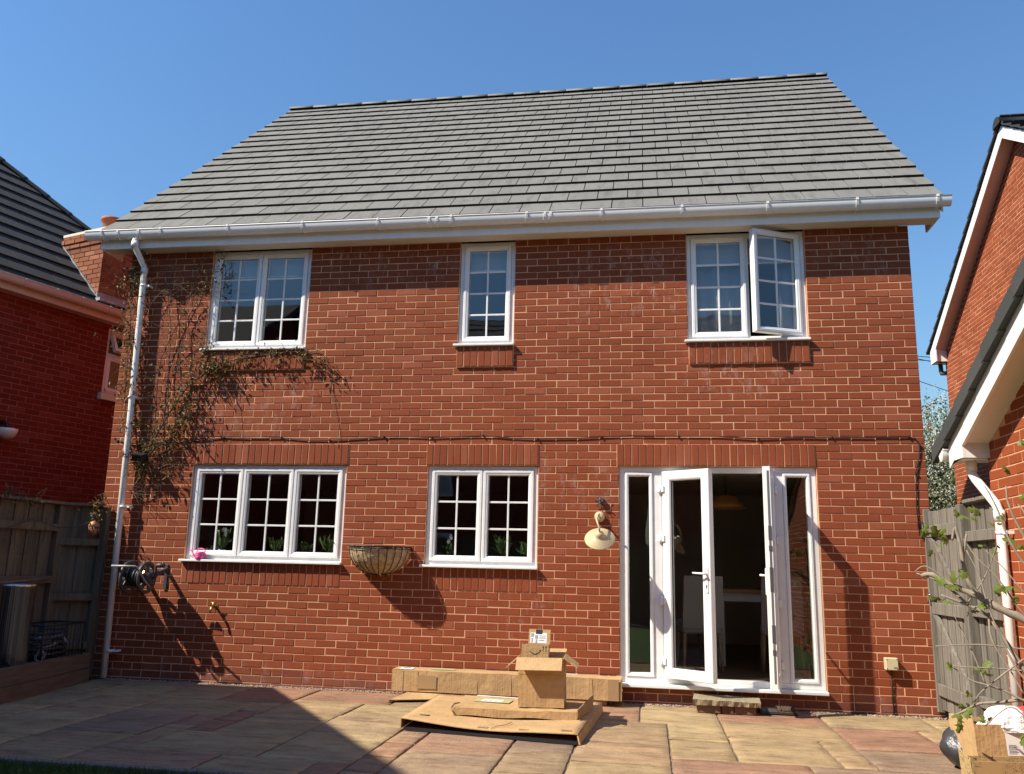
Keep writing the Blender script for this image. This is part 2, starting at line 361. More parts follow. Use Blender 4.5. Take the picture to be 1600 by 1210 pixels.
# ------------------------------------------------------------------ brickwork and tiling
def brick_geo(w, h, proud, depth=.03, c=.0035):
    x, z = w/2, h/2; y0 = -proud; v = [(-x+c,y0,-z+c),(x-c,y0,-z+c),(x-c,y0,z-c),(-x+c,y0,z-c)]
    v += [(-x,y0+c*.8,-z),(x,y0+c*.8,-z),(x,y0+c*.8,z),(-x,y0+c*.8,z),(-x,depth,-z),(x,depth,-z),(x,depth,z),(-x,depth,z)]
    f = [(0,1,2,3)]
    for a in (0, 4):
        for k in range(4):
            j = (k+1) % 4; f.append((a+4+k, a+4+j, a+j, a+k))
    return v, f
def lay_bricks(part, O, u, w, rects, mat, nmax=300, name='brick', rest='brickwork', vis=None, c=.0035):
    """rects: (along, z, width, height, proud) on the plane through O along u, outward normal w"""
    O, u, w = Vector(O), Vector(u).normalized(), Vector(w).normalized(); zz = Vector((0,0,1))
    scored = []
    for r in rects:
        P = O + u * r[0] + zz * r[1]; q = project(P); s = 0
        if q and -12 < q[0] < 1612 and -8 < q[1] < 1218 and (vis is None or vis(q[0], q[1])):
            s = r[2] * r[3] * max(0.0, (CAMP - P).normalized().dot(w)) / q[2]**2
        scored.append((s, r, P))
    scored.sort(key=lambda t: -t[0])
    base = Matrix(((u.x, -w.x, 0, 0), (u.y, -w.y, 0, 0), (u.z, -w.z, 1, 0), (0, 0, 0, 1)))
    cache = {}; mb = MB(); V = []; F = []
    for k, (s, r, P) in enumerate(scored):
        j = Matrix.Rotation(random.gauss(0, .0028), 4, 'Y') @ Matrix.Rotation(random.gauss(0, .006), 4, 'X') @ Matrix.Rotation(random.gauss(0, .004), 4, 'Z')
        m = Matrix.Translation(P + u * random.gauss(0, .0012) + zz * random.gauss(0, .0010) + w * random.gauss(0, .0009)) @ base @ j
        if k < nmax and s > 0:
            key = (round(r[2], 3), round(r[3], 3), round(r[4], 4))
            if key not in cache:
                v, f = brick_geo(*key, c=c); me = bpy.data.meshes.new(name); me.from_pydata(v, [], f); me.materials.append(mat); cache[key] = me
            o = link(name, cache[key], part); o.matrix_basis = m
        else:
            v, f = brick_geo(r[2], r[3], r[4], c=c); b = len(V); V += [tuple(m @ Vector(p)) for p in v]; F += [tuple(b + i for i in q) for q in f]
    if V:
        me = bpy.data.meshes.new(rest); me.from_pydata(V, [], F); me.materials.append(mat)
        tag(link(rest, me, part), kind='stuff')
def courses(u0, u1, z0, z1, ch, phase=0.0, blocked=(), keep=None, L=.225, jt=.0088, proud=.0038, par=0):
    out = []; n = 0; z = z0
    while z < z1 - .02:
        zc = z + ch/2; free = [(u0, u1)]
        for (a, b, c0, c1) in blocked:
            if c0 - .004 < zc < c1 + .004:
                nf = []
                for p, q in free:
                    if b <= p or a >= q: nf.append((p, q)); continue
                    if a - p > .02: nf.append((p, a))
                    if q - b > .02: nf.append((b, q))
                free = nf
        off = phase + (L/2 if (n + par) % 2 else 0)
        for p, q in free:
            k = math.floor((p - off) / L) + 1; cuts = [p]
            while off + k*L < q - 1e-6: cuts.append(off + k*L); k += 1
            cuts.append(q)
            i = 1
            while i < len(cuts) - 1:
                if cuts[i] - cuts[i-1] < .05 or cuts[-1] - cuts[i] < .05: cuts.pop(i)
                else: i += 1
            for a, b in zip(cuts, cuts[1:]):
                if keep and not keep((a+b)/2, zc): continue
                aa = a if a == u0 else a + jt/2; bb = b if b == u1 else b - jt/2
                out.append(((aa+bb)/2, zc, bb-aa, ch-jt, proud))
        n += 1; z += ch
    return out
def lay_tiles(part, O, u, v, nrm, width, rows, gauge, tw, mat, thick=.022, lift=.014, clip=None, nmax=300, name='tile', rest='tiling', rnd=.0008):
    O, u, v, nrm = Vector(O), Vector(u).normalized(), Vector(v).normalized(), Vector(nrm).normalized()
    B = Matrix(((u.x, v.x, nrm.x, 0), (u.y, v.y, nrm.y, 0), (u.z, v.z, nrm.z, 0), (0, 0, 0, 1)))
    todo = []
    for r in range(rows):
        off = -tw/2 if r % 2 else 0; k = 0
        x = off
        while x < width - .01:
            a, b = max(0, x), min(width, x + tw); x += tw
            if b - a < .03: continue
            if clip:
                ab = clip(a, b, r*gauge)
                if ab is None: continue
                a, b = ab
            P = O + u*(a+b)/2 + v*(r*gauge); q = project(P); s = 0
            if q and -20 < q[0] < 1620 and -10 < q[1] < 1220: s = (b-a) * max(0, (CAMP-P).normalized().dot(nrm)) / q[2]**2
            todo.append((s, P, b - a - .010))
    todo.sort(key=lambda t: -t[0]); cache = {}; V = []; F = []
    def geo(w):
        L = gauge + .045; x = w/2; h0, h1 = lift + thick + .004, .002 + thick*.6; c = .003
        vv = [(-x,0,lift*.55),(x,0,lift*.55),(x,L,0),(-x,L,0),(-x,c,h0),(x,c,h0),(x,L,h1),(-x,L,h1)]
        return vv, [(0,3,2,1),(4,5,6,7),(0,1,5,4),(1,2,6,5),(2,3,7,6),(3,0,4,7)]
    for k, (s, P, w) in enumerate(todo):
        m = Matrix.Translation(P + nrm*random.gauss(0, rnd) + v*random.gauss(0, rnd)) @ B @ Matrix.Rotation(random.gauss(0, .0012), 4, 'Z') @ Matrix.Rotation(random.gauss(0, .002), 4, 'Y')
        if k < nmax and s > 0:
            key = round(w, 3)
            if key not in cache:
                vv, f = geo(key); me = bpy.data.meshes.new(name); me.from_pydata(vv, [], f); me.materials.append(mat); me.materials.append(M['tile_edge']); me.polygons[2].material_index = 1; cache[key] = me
            link(name, cache[key], part).matrix_basis = m
        else:
            vv, f = geo(w); b = len(V); V += [tuple(m @ Vector(p)) for p in vv]; F += [tuple(b+i for i in q) for q in f]
    if V:
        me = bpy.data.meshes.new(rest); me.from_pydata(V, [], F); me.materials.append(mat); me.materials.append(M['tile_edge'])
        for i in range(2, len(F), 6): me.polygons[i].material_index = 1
        tag(link(rest, me, part), kind='stuff')
def gutter(name, p0, p1, out, r, mat, parent, ends=True, th=.004, dk=1.65):
    """half-round gutter from p0 to p1, its rim at p's height, out = outward direction"""
    p0, p1, out = Vector(p0), Vector(p1), Vector(out).normalized(); mb = MB(); n = 12; z = Vector((0,0,1))
    for rr, flip in ((r, 0), (r - th, 1)):
        A = [p + out * (-rr*math.cos(math.pi*k/n)) - z * (rr*dk*math.sin(math.pi*k/n)) for p in (p0, p1) for k in range(n+1)]
        b = mb.pts(A)
        for k in range(n):
            q = (b+k, b+k+1, b+n+1+k+1, b+n+1+k); mb.face(*(q if not flip else q[::-1]), smooth=True)
    for s in (-1, 1):
        mb.tube([p0 + out*s*r, p1 + out*s*r], .007, 6)
    if ends:
        for p in (p0, p1):
            mb.poly([p + out*(-r*math.cos(math.pi*k/n)) - z*(r*dk*math.sin(math.pi*k/n)) for k in range(n+1)])
    return mb.build(name, mat, parent)
def gbracket(p, out, along, r, mat, parent, w=.012, name='gutter_bracket'):
    p, out, along = Vector(p), Vector(out).normalized(), Vector(along).normalized(); mb = MB(); z = Vector((0,0,1)); n = 10
    pts = [p + out*(-(r+.006)*math.cos(math.pi*k/n)) - z*((r*1.65+.006)*math.sin(math.pi*k/n)) for k in range(n+1)]
    outp = [p + out*(-(r-.001)*math.cos(math.pi*k/n)) - z*((r*1.65-.001)*math.sin(math.pi*k/n)) for k in range(n+1)]
    for k in range(n):
        q = [pts[k], pts[k+1], outp[k+1], outp[k]]; mb.hexa([x - along*w for x in q] + [x + along*w for x in q])
    c = p + out*(r+.004); mb.hexa([c+out*dx+along*dy+z*dz for dz in (-.012, .012) for dx, dy in ((-.006,-w),(.006,-w),(.006,w),(-.006,w))])
    c = p - out*(r+.002) - z*.05; mb.hexa([c+out*dx+along*dy+z*dz for dz in (-.05, .05) for dx, dy in ((-.008,-w),(.012,-w),(.012,w),(-.008,w))])
    return mb.build(name, mat, parent)

# ------------------------------------------------------------------ ground, patio
def ground_sheet(name, x0, x1, y0, y1, z, mat, n=1):
    mb = MB(); mb.poly([(x0,y0,z),(x1,y0,z),(x1,y1,z),(x0,y1,z)]); return tag(mb.build(name, mat), kind='structure')
ground_sheet('ground', -400, 400, -400, 400, -.06, M['earth'])
g = ground_sheet('lawn', -.2, 12, -11.4, -3.62, -.012, M['grass'])
pat = MB().box(.2, 8.95, -3.5, .02, -.05, -.014).build('patio', M['joint']); tag(pat, kind='structure')
# riven slabs in a random pattern of a 0.3 m module
rs = random.Random(11)
cols_n, rows_n = 39, 15; u0x, u0y, cell = .0, -.09, .2275
grid = [[None]*rows_n for _ in range(cols_n)]; slabs = []
sizes = [(4,3),(3,3),(3,4),(4,3),(3,2),(2,3),(3,3),(4,2),(2,2),(2,1),(1,2)]
for j in range(rows_n):
    for i in range(cols_n):
        if grid[i][j] is not None: continue
        opts = sizes[:]; rs.shuffle(opts); opts.sort(key=lambda s: -(s[0]*s[1]) + rs.random()*8)
        for (a, b) in opts + [(1,1)]:
            if i + a <= cols_n and j + b <= rows_n and all(grid[i+p][j+q] is None for p in range(a) for q in range(b)):
                for p in range(a):
                    for q in range(b): grid[i+p][j+q] = 1
                slabs.append((i, j, a, b)); break
for (i, j, a, b) in slabs:
    x0, x1 = u0x + i*cell, u0x + (i+a)*cell; y1, y0 = u0y - j*cell, u0y - (j+b)*cell
    x0 = max(x0, .22)
    if x1 - x0 < .1: continue
    gap = .0065; mb = MB()
    def wob(): return rs.uniform(-.004, .004)
    zt = rs.uniform(-.003, .003); tx, ty = rs.uniform(-.004, .004), rs.uniform(-.004, .004); top = []
    fx = [0, .010/(x1-x0)] + [k/(a*3) for k in range(1, a*3)] + [1-.010/(x1-x0), 1]; fy = [0, .010/(y1-y0)] + [k/(b*3) for k in range(1, b*3)] + [1-.010/(y1-y0), 1]; nx, ny = len(fx)-1, len(fy)-1
    for q in range(ny+1):
        for p in range(nx+1):
            X = x0 + gap + (x1-x0-2*gap)*fx[p]; Y = y0 + gap + (y1-y0-2*gap)*fy[q]
            edge = p in (0, nx) or q in (0, ny)
            if p in (0, nx): X += wob()
            if q in (0, ny): Y += wob()
            top.append((X, Y, zt + tx*(fx[p]-.5) + ty*(fy[q]-.5) + (-.007 + rs.uniform(-.002, .002) if edge else rs.uniform(-.0012, .0012))))
    bb = mb.pts(top)
    for q in range(ny):
        for p in range(nx):
            k = bb + q*(nx+1) + p; mb.face(k, k+1, k+nx+2, k+nx+1, smooth=True)
    rim = [q for q in range(nx+1)] + [(nx+1)*q+nx for q in range(1, ny+1)] + [(nx+1)*ny+p for p in range(nx-1, -1, -1)] + [(nx+1)*q for q in range(ny-1, 0, -1)]
    lo = mb.pts([(top[r][0], top[r][1], -.03) for r in rim]); m_ = len(rim)
    for k in range(m_):
        n_ = (k+1) % m_; mb.face(bb+rim[n_], bb+rim[k], lo+k, lo+n_)
    mb.build('paving_slab', M['stone'], pat)
# gravel strip between slabs and wall
rg = random.Random(3); V = []; F = []
ico = [(0,0,1),(.894,0,.447),(.276,.851,.447),(-.724,.526,.447),(-.724,-.526,.447),(.276,-.851,.447),(.724,.526,-.447),(-.276,.851,-.447),(-.894,0,-.447),(-.276,-.851,-.447),(.724,-.526,-.447),(0,0,-1)]
icof = [(0,1,2),(0,2,3),(0,3,4),(0,4,5),(0,5,1),(1,6,2),(2,7,3),(3,8,4),(4,9,5),(5,10,1),(6,7,2),(7,8,3),(8,9,4),(9,10,5),(10,6,1),(11,7,6),(11,8,7),(11,9,8),(11,10,9),(11,6,10)]
for _ in range(4200):
    x = rg.uniform(.25, 8.85); y = -rg.triangular(.008, .125, .03); r = rg.uniform(.004, .010); z = rg.uniform(-.012, .004) 
    b = len(V); s = (rg.uniform(.7, 1.4), rg.uniform(.7, 1.3), rg.uniform(.5, .9)); ca, sa = math.cos(x*77), math.sin(x*77)
    for p in ico:
        X, Y = p[0]*s[0]*r, p[1]*s[1]*r; V.append((x + X*ca - Y*sa, y + X*sa + Y*ca, z + p[2]*s[2]*r))
    F += [tuple(b+i for i in q) for q in icof]
me = bpy.data.meshes.new('gravel'); me.from_pydata(V, [], F); me.materials.append(M['gravel'])
tag(link('gravel', me), 'fine buff gravel strip along the foot of the wall', 'gravel', kind='stuff')
# timber edging of the patio and grass blades beyond it
tag(MB().cbox(.3, 9, -3.575, -3.515, -.08, .012, .005).build('lawn_edging', M['greywood']), 'grey timber edging board between patio and lawn', 'edging')
V = []; F = []
for _ in range(16000):
    x, y = rg.uniform(.3, 5.2), -3.6 - abs(rg.gauss(0, .5)); h = rg.uniform(.025, .06); a = rg.uniform(0, 6.28); dx, dy = math.cos(a)*.004, math.sin(a)*.004; lx, ly = rg.gauss(0, .018), rg.gauss(0, .018)
    b = len(V); V += [(x-dx,y-dy,-.015),(x+dx,y+dy,-.015),(x+lx,y+ly,h-.012)]; F.append((b, b+1, b+2))
me = bpy.data.meshes.new('grass'); me.from_pydata(V, [], F); me.materials.append(leaf_mat('grass blade', (.04,.08,.015), (.09,.16,.03)))
tag(link('grass', me), 'short green lawn grass beyond the patio edge', 'grass', kind='stuff')

# ------------------------------------------------------------------ the house
HW = 8.6625; CH = .0755; ZT = 4.779
house = empty('detached_house', (HW/2, 2.5, 0), 'two-storey red brick house with grey tiled roof and white windows', 'house')
WIN = {'W1': (1.03, 2.235, 3.571, ZT), 'W2': (3.975, 4.592, 3.571, ZT), 'W3': (6.43, 7.637, 3.571, ZT),
       'L1': (1.035, 2.812, 1.231, 2.288), 'L2': (3.708, 4.885, 1.231, 2.288), 'D': (5.714, 7.642, .165, 2.288)}
mb = MB()
zs = sorted({-.1, 0, .165, 1.231, 2.288, 3.571, ZT})
for za, zb in zip(zs, zs[1:]):
    free = [0.0]; op = sorted([(a, b) for a, b, c, d in WIN.values() if c <= za + 1e-6 and d >= zb - 1e-6])
    x = 0.0
    for a, b in op + [(HW, HW)]:
        if a - x > .01: mb.box(x, a, 0, .28, za, zb)
        x = b
wall = mb.build('wall', M['mortar'], house)
blocked = [tuple(v) for v in WIN.values()]
sold = []
for k, (a, b) in {'L1': (.995, 2.828), 'L2': (3.69, 4.885), 'D': (5.69, 7.642)}.items():
    blocked.append((a, b, 2.288, 2.514)); sold.append((a, b, 2.288, 2.514, .016))
for k, (a, b) in {'L1': (1.02, 2.812), 'L2': (3.695, 4.892)}.items():
    blocked.append((a, b, 1.004, 1.231)); sold.append((a, b, 1.004, 1.231, .008))
for k, (a, b) in {'W1': (1.06, 2.235), 'W2': (3.975, 4.597), 'W3': (6.435, 7.637)}.items():
    blocked.append((a, b, 3.345, 3.571)); sold.append((a, b, 3.345, 3.571, .028))
AIR = [(2.16, 61), (.62, 61), (7.86, 61)]
airs = []
for x, k in AIR:
    zc = (62.8 - k) * CH; xx = round(x/.225)*.225; blocked.append((xx, xx+.225, zc-CH/2+.004, zc+CH/2-.004)); airs.append((xx, zc))
rects = courses(0, HW, -.7*CH, ZT, CH, 0.0, blocked, None, par=1)
for a, b, c, d, pr in sold:
    n = round((b-a)/.0755); p = (b-a)/n
    for i in range(n): rects.append((a+p*(i+.5), (c+d)/2+.002, p-.009, d-c-.011, pr))
lay_bricks(wall, (0,0,0), (1,0,0), (0,-1,0), rects, M['brick'], 300)
for a, b, c, d, pr in sold:             # mortar bed behind each projecting soldier course
    MB().box(a+.002, b-.002, -pr+.006, .01, c+.002, d-.002).build('soldier_mortar', M['mortar'], wall)
for xx, zc in airs:
    mb = MB(); mb.box(xx+.005, xx+.22, .012, .03, zc-.032, zc+.032); x0, x1 = xx+.005, xx+.22
    for i in range(6): mb.box(x0+.008, x1-.008, -.006, .014, zc-.029+i*.0105, zc-.023+i*.0105)
    mb.box(x0, x0+.01, -.007, .02, zc-.0325, zc+.0325); mb.box(x1-.01, x1, -.007, .02, zc-.0325, zc+.0325)
    mb.build('air_brick', M['airbrick'], wall)
# side and rear walls, gables
EY, EZ, RY, RZ = -.24, 5.0, 4.51, 9.29
sl_ = (RZ-EZ)/(RY-EY)
for nm, x0, x1 in (('side_wall', .0, .28), ('side_wall', HW-.28, HW)):
    mb = MB(); ztop = lambda y: EZ + (y-EY)*sl_ - .06
    mb.prism([(x0, .285, -.1), (x0, 2*RY-.0, -.1), (x0, 2*RY-.0, 4.9), (x0, RY, ztop(RY)), (x0, .285, ztop(.285))], (x1-x0, 0, 0)); mb.build(nm, M['brick'], house)
MB().box(0, HW, 2*RY+.005, 2*RY+.25, -.1, 4.9).build('rear_wall', M['brick_far'], house)
# interior shells
mb = MB()
mb.box(.285, HW-.285, .285, 5.0, .12, .185); mb.build('interior_floor', M['floorwood'], house)
mb = MB(); mb.box(.285, HW-.285, .285, 5.0, 2.42, 2.62); mb.box(.285, HW-.285, .285, 5.0, 4.80, 4.85)
mb.box(.285, HW-.285, 5.002, 5.1, .1, 4.85); mb.box(5.25, 5.35, .285, 5.0, .19, 2.415); mb.box(3.0, 3.1, .285, 5.0, 2.63, 4.795); mb.box(5.6, 5.7, .285, 5.0, 2.63, 4.795)
mb.build('interior_wall', M['interior'], house)

# roof
roof = MB()
for s in (1, -1):
    f = lambda y, o: (y if s > 0 else 2*RY - y)
    a, b = EY+.02, RY
    roof.prism([(-.27, f(a,0), EZ-.035), (-.27, f(b,0), RZ-.035), (-.27, f(b,0), RZ-.09), (-.27, f(a,0), EZ-.09)], (HW+.54, 0, 0))
roofo = roof.build('roof', M['underlay'], house)
sv = Vector((0, RY-EY, RZ-EZ)); slen = sv.length; sv.normalize(); sn = Vector((0, -sv.z, sv.y))
lay_tiles(roofo, Vector((-.30, EY, EZ)) - sn*.036, (1,0,0), sv, sn, HW+.60, 19, slen/19, .3305, M['tile'], thick=.024, lift=.016)
mb = MB(); mb.prism([(-.30, 2*RY-EY, EZ-.02), (-.30, RY+.05, RZ-.02), (-.30, RY+.05, RZ-.033), (-.30, 2*RY-EY, EZ-.034)], (HW+.6, 0, 0)); mb.build('rear_tiling', M['tile'], roofo)
k = 0; x = -.31
while x < HW + .29:
    w = min(.455, HW+.31-x); mb = MB(); n = 8; r = .115; c = (RY, RZ-.06 + random.gauss(0,.002))
    a0 = [(x + (.0 if i < 99 else 0), c[0]-r*math.cos(math.pi*i/n), c[1]+r*.62*math.sin(math.pi*i/n)) for i in range(n+1)]
    b0 = [(x+w-.006, p[1], p[2]) for p in a0]; b_ = mb.pts(a0+b0)
    for i in range(n): mb.face(b_+i, b_+i+1, b_+n+2+i, b_+n+1+i, smooth=True)
    mb.face(*[b_+i for i in range(n, -1, -1)]); mb.face(*[b_+n+1+i for i in range(n+1)])
    mb.build('ridge_tile', M['ridge'], roofo); x += w
# verge mortar / cloaking under the tile ends
for x0 in (-.285, HW+.265):
    mb = MB(); mb.prism([(x0, EY+.03, EZ-.09), (x0, RY, RZ-.10), (x0, RY, RZ-.17), (x0, EY+.03, EZ-.17)], (.02, 0, 0)); mb.build('bargeboard', M['fascia'], house)
# fascia, soffit, gutter
FY = -.205
MB().cbox(-.29, HW+.255, FY, FY+.02, 4.772, 4.965, .003).build('fascia_board', M['fascia'], house)
MB().box(-.288, HW+.25, FY+.021, -.001, 4.7805, 4.790).build('soffit_board', M['cream'], house)
mb = MB(); mb.prism([(HW+.235, FY+.021, 4.776), (HW+.235, FY+.021, 4.96), (HW+.235, .2, 5.1), (HW+.235, .2, 4.776)], (.019, 0, 0)); mb.prism([(-.286, FY+.021, 4.776), (-.286, FY+.021, 4.96), (-.286, .2, 5.1), (-.286, .2, 4.776)], (.019, 0, 0)); mb.build('box_end', M['fascia'], house)
GY, GZ, GR = FY-.062, 4.957, .058
gut = gutter('gutter', (-.43, GY, GZ), (9.0, GY, GZ), (0,-1,0), GR, M['fascia'], house)
for px, py in ((158,372),(250,366),(355,362),(472,357),(590,352),(705,347),(823,343),(940,338),(1066,332),(1200,327),(1340,321),(1466,316)):
    gbracket((at(px, py, GY-.05).x, GY, GZ), (0,-1,0), (1,0,0), GR, M['white'], gut)
for px in (190, 222, 672, 684, 852, 861):
    xx = at(px, 350, GY).x; mb = MB(); n = 12
    for x0, x1, e in ((xx-.012, xx+.012, .007),):
        A = [(x, GY + (GR+e)*math.cos(math.pi*k/n), GZ - (GR*1.65+e)*math.sin(math.pi*k/n)) for x in (x0, x1) for k in range(n+1)]
        b = mb.pts(A)
        for k in range(n): mb.face(b+k, b+k+1, b+n+2+k, b+n+1+k)
        mb.face(*[b+i for i in range(n+1)]); mb.face(*[b+n+1+i for i in range(n, -1, -1)])
    mb.build('gutter_union', M['fascia'], gut)
mb = MB(); mb.lathe([(0, 0), (GR+.008, 0), (GR+.008, .03), (0, .03)], n=20); 
# downpipe with swan neck
ox = at(212, 372, GY).x; q1 = Vector((.225, -.085, 4.46)); 
dp = MB().tube([(ox, GY, GZ-.03), (ox, GY, 4.80), (ox+.004, GY+.006, 4.765), (q1.x-.012, q1.y-.01, 4.60), (q1.x, q1.y, 4.555), (q1.x, q1.y, 4.46), (.262, -.085, 2.8), (.303, -.085, .015)], .034, 14).build('downpipe', M['white'], house)
for p0, p1 in (((ox, GY, 4.83), (ox, GY, 4.76)), ((q1.x, q1.y, 4.57), (q1.x, q1.y, 4.50)), ((ox-.001, GY, 4.92), (ox, GY, 4.87))):
    MB().tube([p0, p1], .040, 14).build('pipe_socket', M['white'], dp)
for px, py in ((224,447),(205,621),(192,792),(172,1017)):
    P = at(px, py, -.085); mb = MB(); mb.tube([(P.x, -.085, P.z-.012), (P.x, -.085, P.z+.012)], .0375, 14); mb.box(P.x-.012, P.x+.075, -.0875, -.0825, P.z-.011, P.z+.011); mb.box(P.x+.06, P.x+.075, -.083, -.004, P.z-.011, P.z+.011); mb.box(P.x-.012, P.x+.012, -.06, -.004, P.z-.010, P.z+.010)
    mb.build('pipe_clip', M['white'], dp)

# windows
FR = .035
OUT = [(0, .10), (0, FR), (.004, FR-.004), (.038, FR-.004), (.044, FR+.004), (.044, .10)]
SASH = [(0, .09), (0, .021), (.006, .014), (.028, .014), (.034, .018), (.050, .022), (.058, .036), (.058, .09)]
def glazed(parent, mbm, x0, x1, z0, z1, cols, rows, yg=.045, fr=.058, barw=.019, mat=None):
    """bars and panes of one sash, glass from x0..x1, z0..z1 (clear opening)"""
    bars = MB(); bars.m = mbm
    gx = [x0 + (x1-x0)*i/cols for i in range(cols+1)]; gz = [z0 + (z1-z0)*i/rows for i in range(rows+1)]
    for x in gx[1:-1]: bars.cbox(x-barw/2, x+barw/2, yg-.006, yg+.012, z0, z1, .002)
    for z in gz[1:-1]:
        for a, b in zip(gx, gx[1:]): bars.cbox(a+(barw/2 if a > x0 else 0), b-(barw/2 if b < x1 else 0), yg-.0055, yg+.0115, z-barw/2, z+barw/2, .002)
    if cols > 1 or rows > 1: bars.build('glazing_bars', M['upvc'], parent)
    for i in range(cols):
        for j in range(rows):
            p = MB(); p.m = mbm; e = barw/2 - .002
            p.box(gx[i]+(e if i else -.004), gx[i+1]-(e if i < cols-1 else -.004), yg, yg+.006, gz[j]+(e if j else -.004), gz[j+1]-(e if j < rows-1 else -.004))
            p.build('pane', M['glass'], parent)
def make_window(key, sashes, rows, opening=None, vents=True):
    x0, x1, z0, z1 = WIN[key]; zs = z0 + .030
    mb = MB(); mb.ring(x0+.003, x1-.003, zs, z1-.003, OUT)
    for s in sashes[1:]: mb.cbox(s-.022, s+.022, FR-.003, .10, zs+.044, z1-.047, .003)
    w = mb.build('window', M['upvc'], house)
    MB().cbox(x0-.035, x1+.012, -.058, .105, z0+.004, zs-.001, .005).build('sill', M['upvc'], w)
    ed = [x0+.003+.040] + list(sashes[1:]) + [x1-.003-.040]
    for i, (a, b) in enumerate(zip(ed, ed[1:])):
        a += .004 if i == 0 else .004; b -= .004
        zb, zt = zs+.040, z1-.043; m = Matrix.Identity(4)
        if opening and opening[0] == i: m = Matrix.Translation((b, .02, 0)) @ Matrix.Rotation(R(opening[1]), 4, 'Z') @ Matrix.Translation((-b, -.02, 0))
        s = MB(); s.m = m; s.ring(a, b, zb, zt, SASH)
        so_ = s.build('sash', M['upvc'], w)
        g = MB(); g.m = m; g.ring(a+.0535, b-.0535, zb+.0535, zt-.0535, [(0,.0335),(.0065,.0365),(.0065,.042)]); g.build('gasket', M['black'], w)
        glazed(w, m, a+.058, b-.058, zb+.058, zt-.058, 2, rows)
        if vents:
            v = MB(); v.m = m; c = (a+b)/2; v.cbox(c-.13, c+.13, FR-.013, FR, z1-.030, z1-.014, .003)
            if not (opening and opening[0] == i): v.build('trickle_vent', M['white'], w)
    return w
w1 = make_window('W1', [0, 1.632], 4)
w2 = make_window('W2', [0], 4)
w3 = make_window('W3', [0, 7.045], 4, (1, 24))
l1 = make_window('L1', [0, 1.63, 2.215], 3, None, False)
l2 = make_window('L2', [0, 4.30], 3, None, False)
h = MB(); h.cbox(7.07, 7.10, -.0, .02, 4.05, 4.12, .004)

# french doors with side lights
x0, x1, z0, z1 = WIN['D']
mb = MB(); mb.ring(x0+.003, x1-.003, z0+.022, z1-.003, [(0,.11),(0,FR),(.004,FR-.004),(.050,FR-.004),(.056,FR+.004),(.056,.11)])
HLx, HRx = 6.145, 7.225
for c in (6.095, 7.275): mb.cbox(c-.045, c+.045, FR-.003, .11, z0+.079, z1-.060, .004)
door = mb.build('french_door_frame', M['upvc'], house)
MB().cbox(x0-.004, x1+.004, -.075, .115, z0-.012, z0+.021, .006).build('threshold_sill', M['upvc'], door)
for a, b in ((x0+.059, 6.050), (7.320, x1-.059)):
    s = MB(); s.ring(a+.001, b-.001, z0+.080, z1-.061, [(0,.10),(0,.024),(.006,.018),(.022,.018),(.036,.036),(.036,.10)]); s.build('side_light', M['upvc'], door)
    p = MB(); p.box(a+.03, b-.03, .05, .056, z0+.11, z1-.09); p.build('pane', M['glass'], door)
LZ0, LZ1 = .245, 2.235
def leaf(hx, sgn, ang, nm):
    """sgn +1: leaf runs to +x from its hinge"""
    wdt = .545; m = Matrix.Translation((hx, .012, 0)) @ Matrix.Rotation(R(ang), 4, 'Z')
    a, b = (0, wdt) if sgn > 0 else (-wdt, 0)
    s = MB(); s.m = m
    s.ring(a, b, LZ0, LZ1, [(0,.058),(0,-.006),(.006,-.012),(.075,-.012),(.088,-.006),(.100,.012),(.100,.045),(.090,.054),(.074,.062),(.006,.062),(0,.058)])
    lf = s.build('door_leaf', M['upvc'], door)
    g = MB(); g.m = m; g.ring(a+.0945, b-.0945, LZ0+.0945, LZ1-.0945, [(0,.006),(.010,.014),(.010,.02)]); g.build('gasket', M['black'], lf)
    p = MB(); p.m = m; p.box(a+.094, b-.094, .024, .030, LZ0+.094, LZ1-.094); p.build('pane', M['glass'], lf)
    # handle: backplate and lever
    hxp = (b-.040) if sgn > 0 else (a+.040)
    for side in ((-1,) if sgn > 0 else (1,)):
        hm = MB(); hm.m = m; yb = -.012 if side < 0 else .062; e = -.010 if side < 0 else .010
        y0_, y1_ = sorted((yb, yb+e)); hm.cbox(hxp-.016, hxp+.016, y0_, y1_, 1.06, 1.30, .004)
        hm.tube([(hxp, yb+e*.5, 1.235), (hxp, yb+e*5.0, 1.235), (hxp-.018*sgn, yb+e*5.4, 1.237), (hxp-.125*sgn, yb+e*5.2, 1.242)], [.010,.010,.010,.008], 8)
        hm.build('door_handle', M['upvc'], lf)
        if side < 0:
            kk = MB(); kk.m = m; kk.lathe([(0,-.0),(.011,-.0),(.011,.003),(0,.003)], n=10); 
            k2 = MB(); k2.m = m; k2.cbox(hxp-.006, hxp+.006, -.0245, -.021, 1.10, 1.135, .002); k2.build('lock_cylinder', M['darkgrey'], lf)
    for z in (2.06, 1.57, .97, .40):
        hg = MB(); hg.m = m; s0 = sgn
        xa, xb = sorted((-.045*s0, .035*s0)); hg.cbox(xa, xb, -.030, -.0125, z-.035, z+.035, .006); hg.tube([(-.004*s0, -.028, z-.045), (-.004*s0, -.028, z+.045)], .011, 8)
        hg.build('hinge', M['upvc'], lf)
    if sgn < 0:                            # lock strip along the free edge
        ls = MB(); ls.m = m; ls.box(a-.0025, a+.002, .004, .024, LZ0+.05, LZ1-.04); ls.build('lock_strip', M['steel_dull'], lf)
        for z, hgt in ((1.62,.13), (1.20,.22), (.72,.16), (1.48,.05), (.56,.05)):
            k = MB(); k.m = m; k.cbox(a-.006, a-.002, .000, .028, z-hgt/2, z+hgt/2, .0015); k.build('lock_case', M['darkgrey'], lf)
    return lf
leaf(HLx, 1, -36, 'l'); leaf(HRx, -1, 79, 'r')

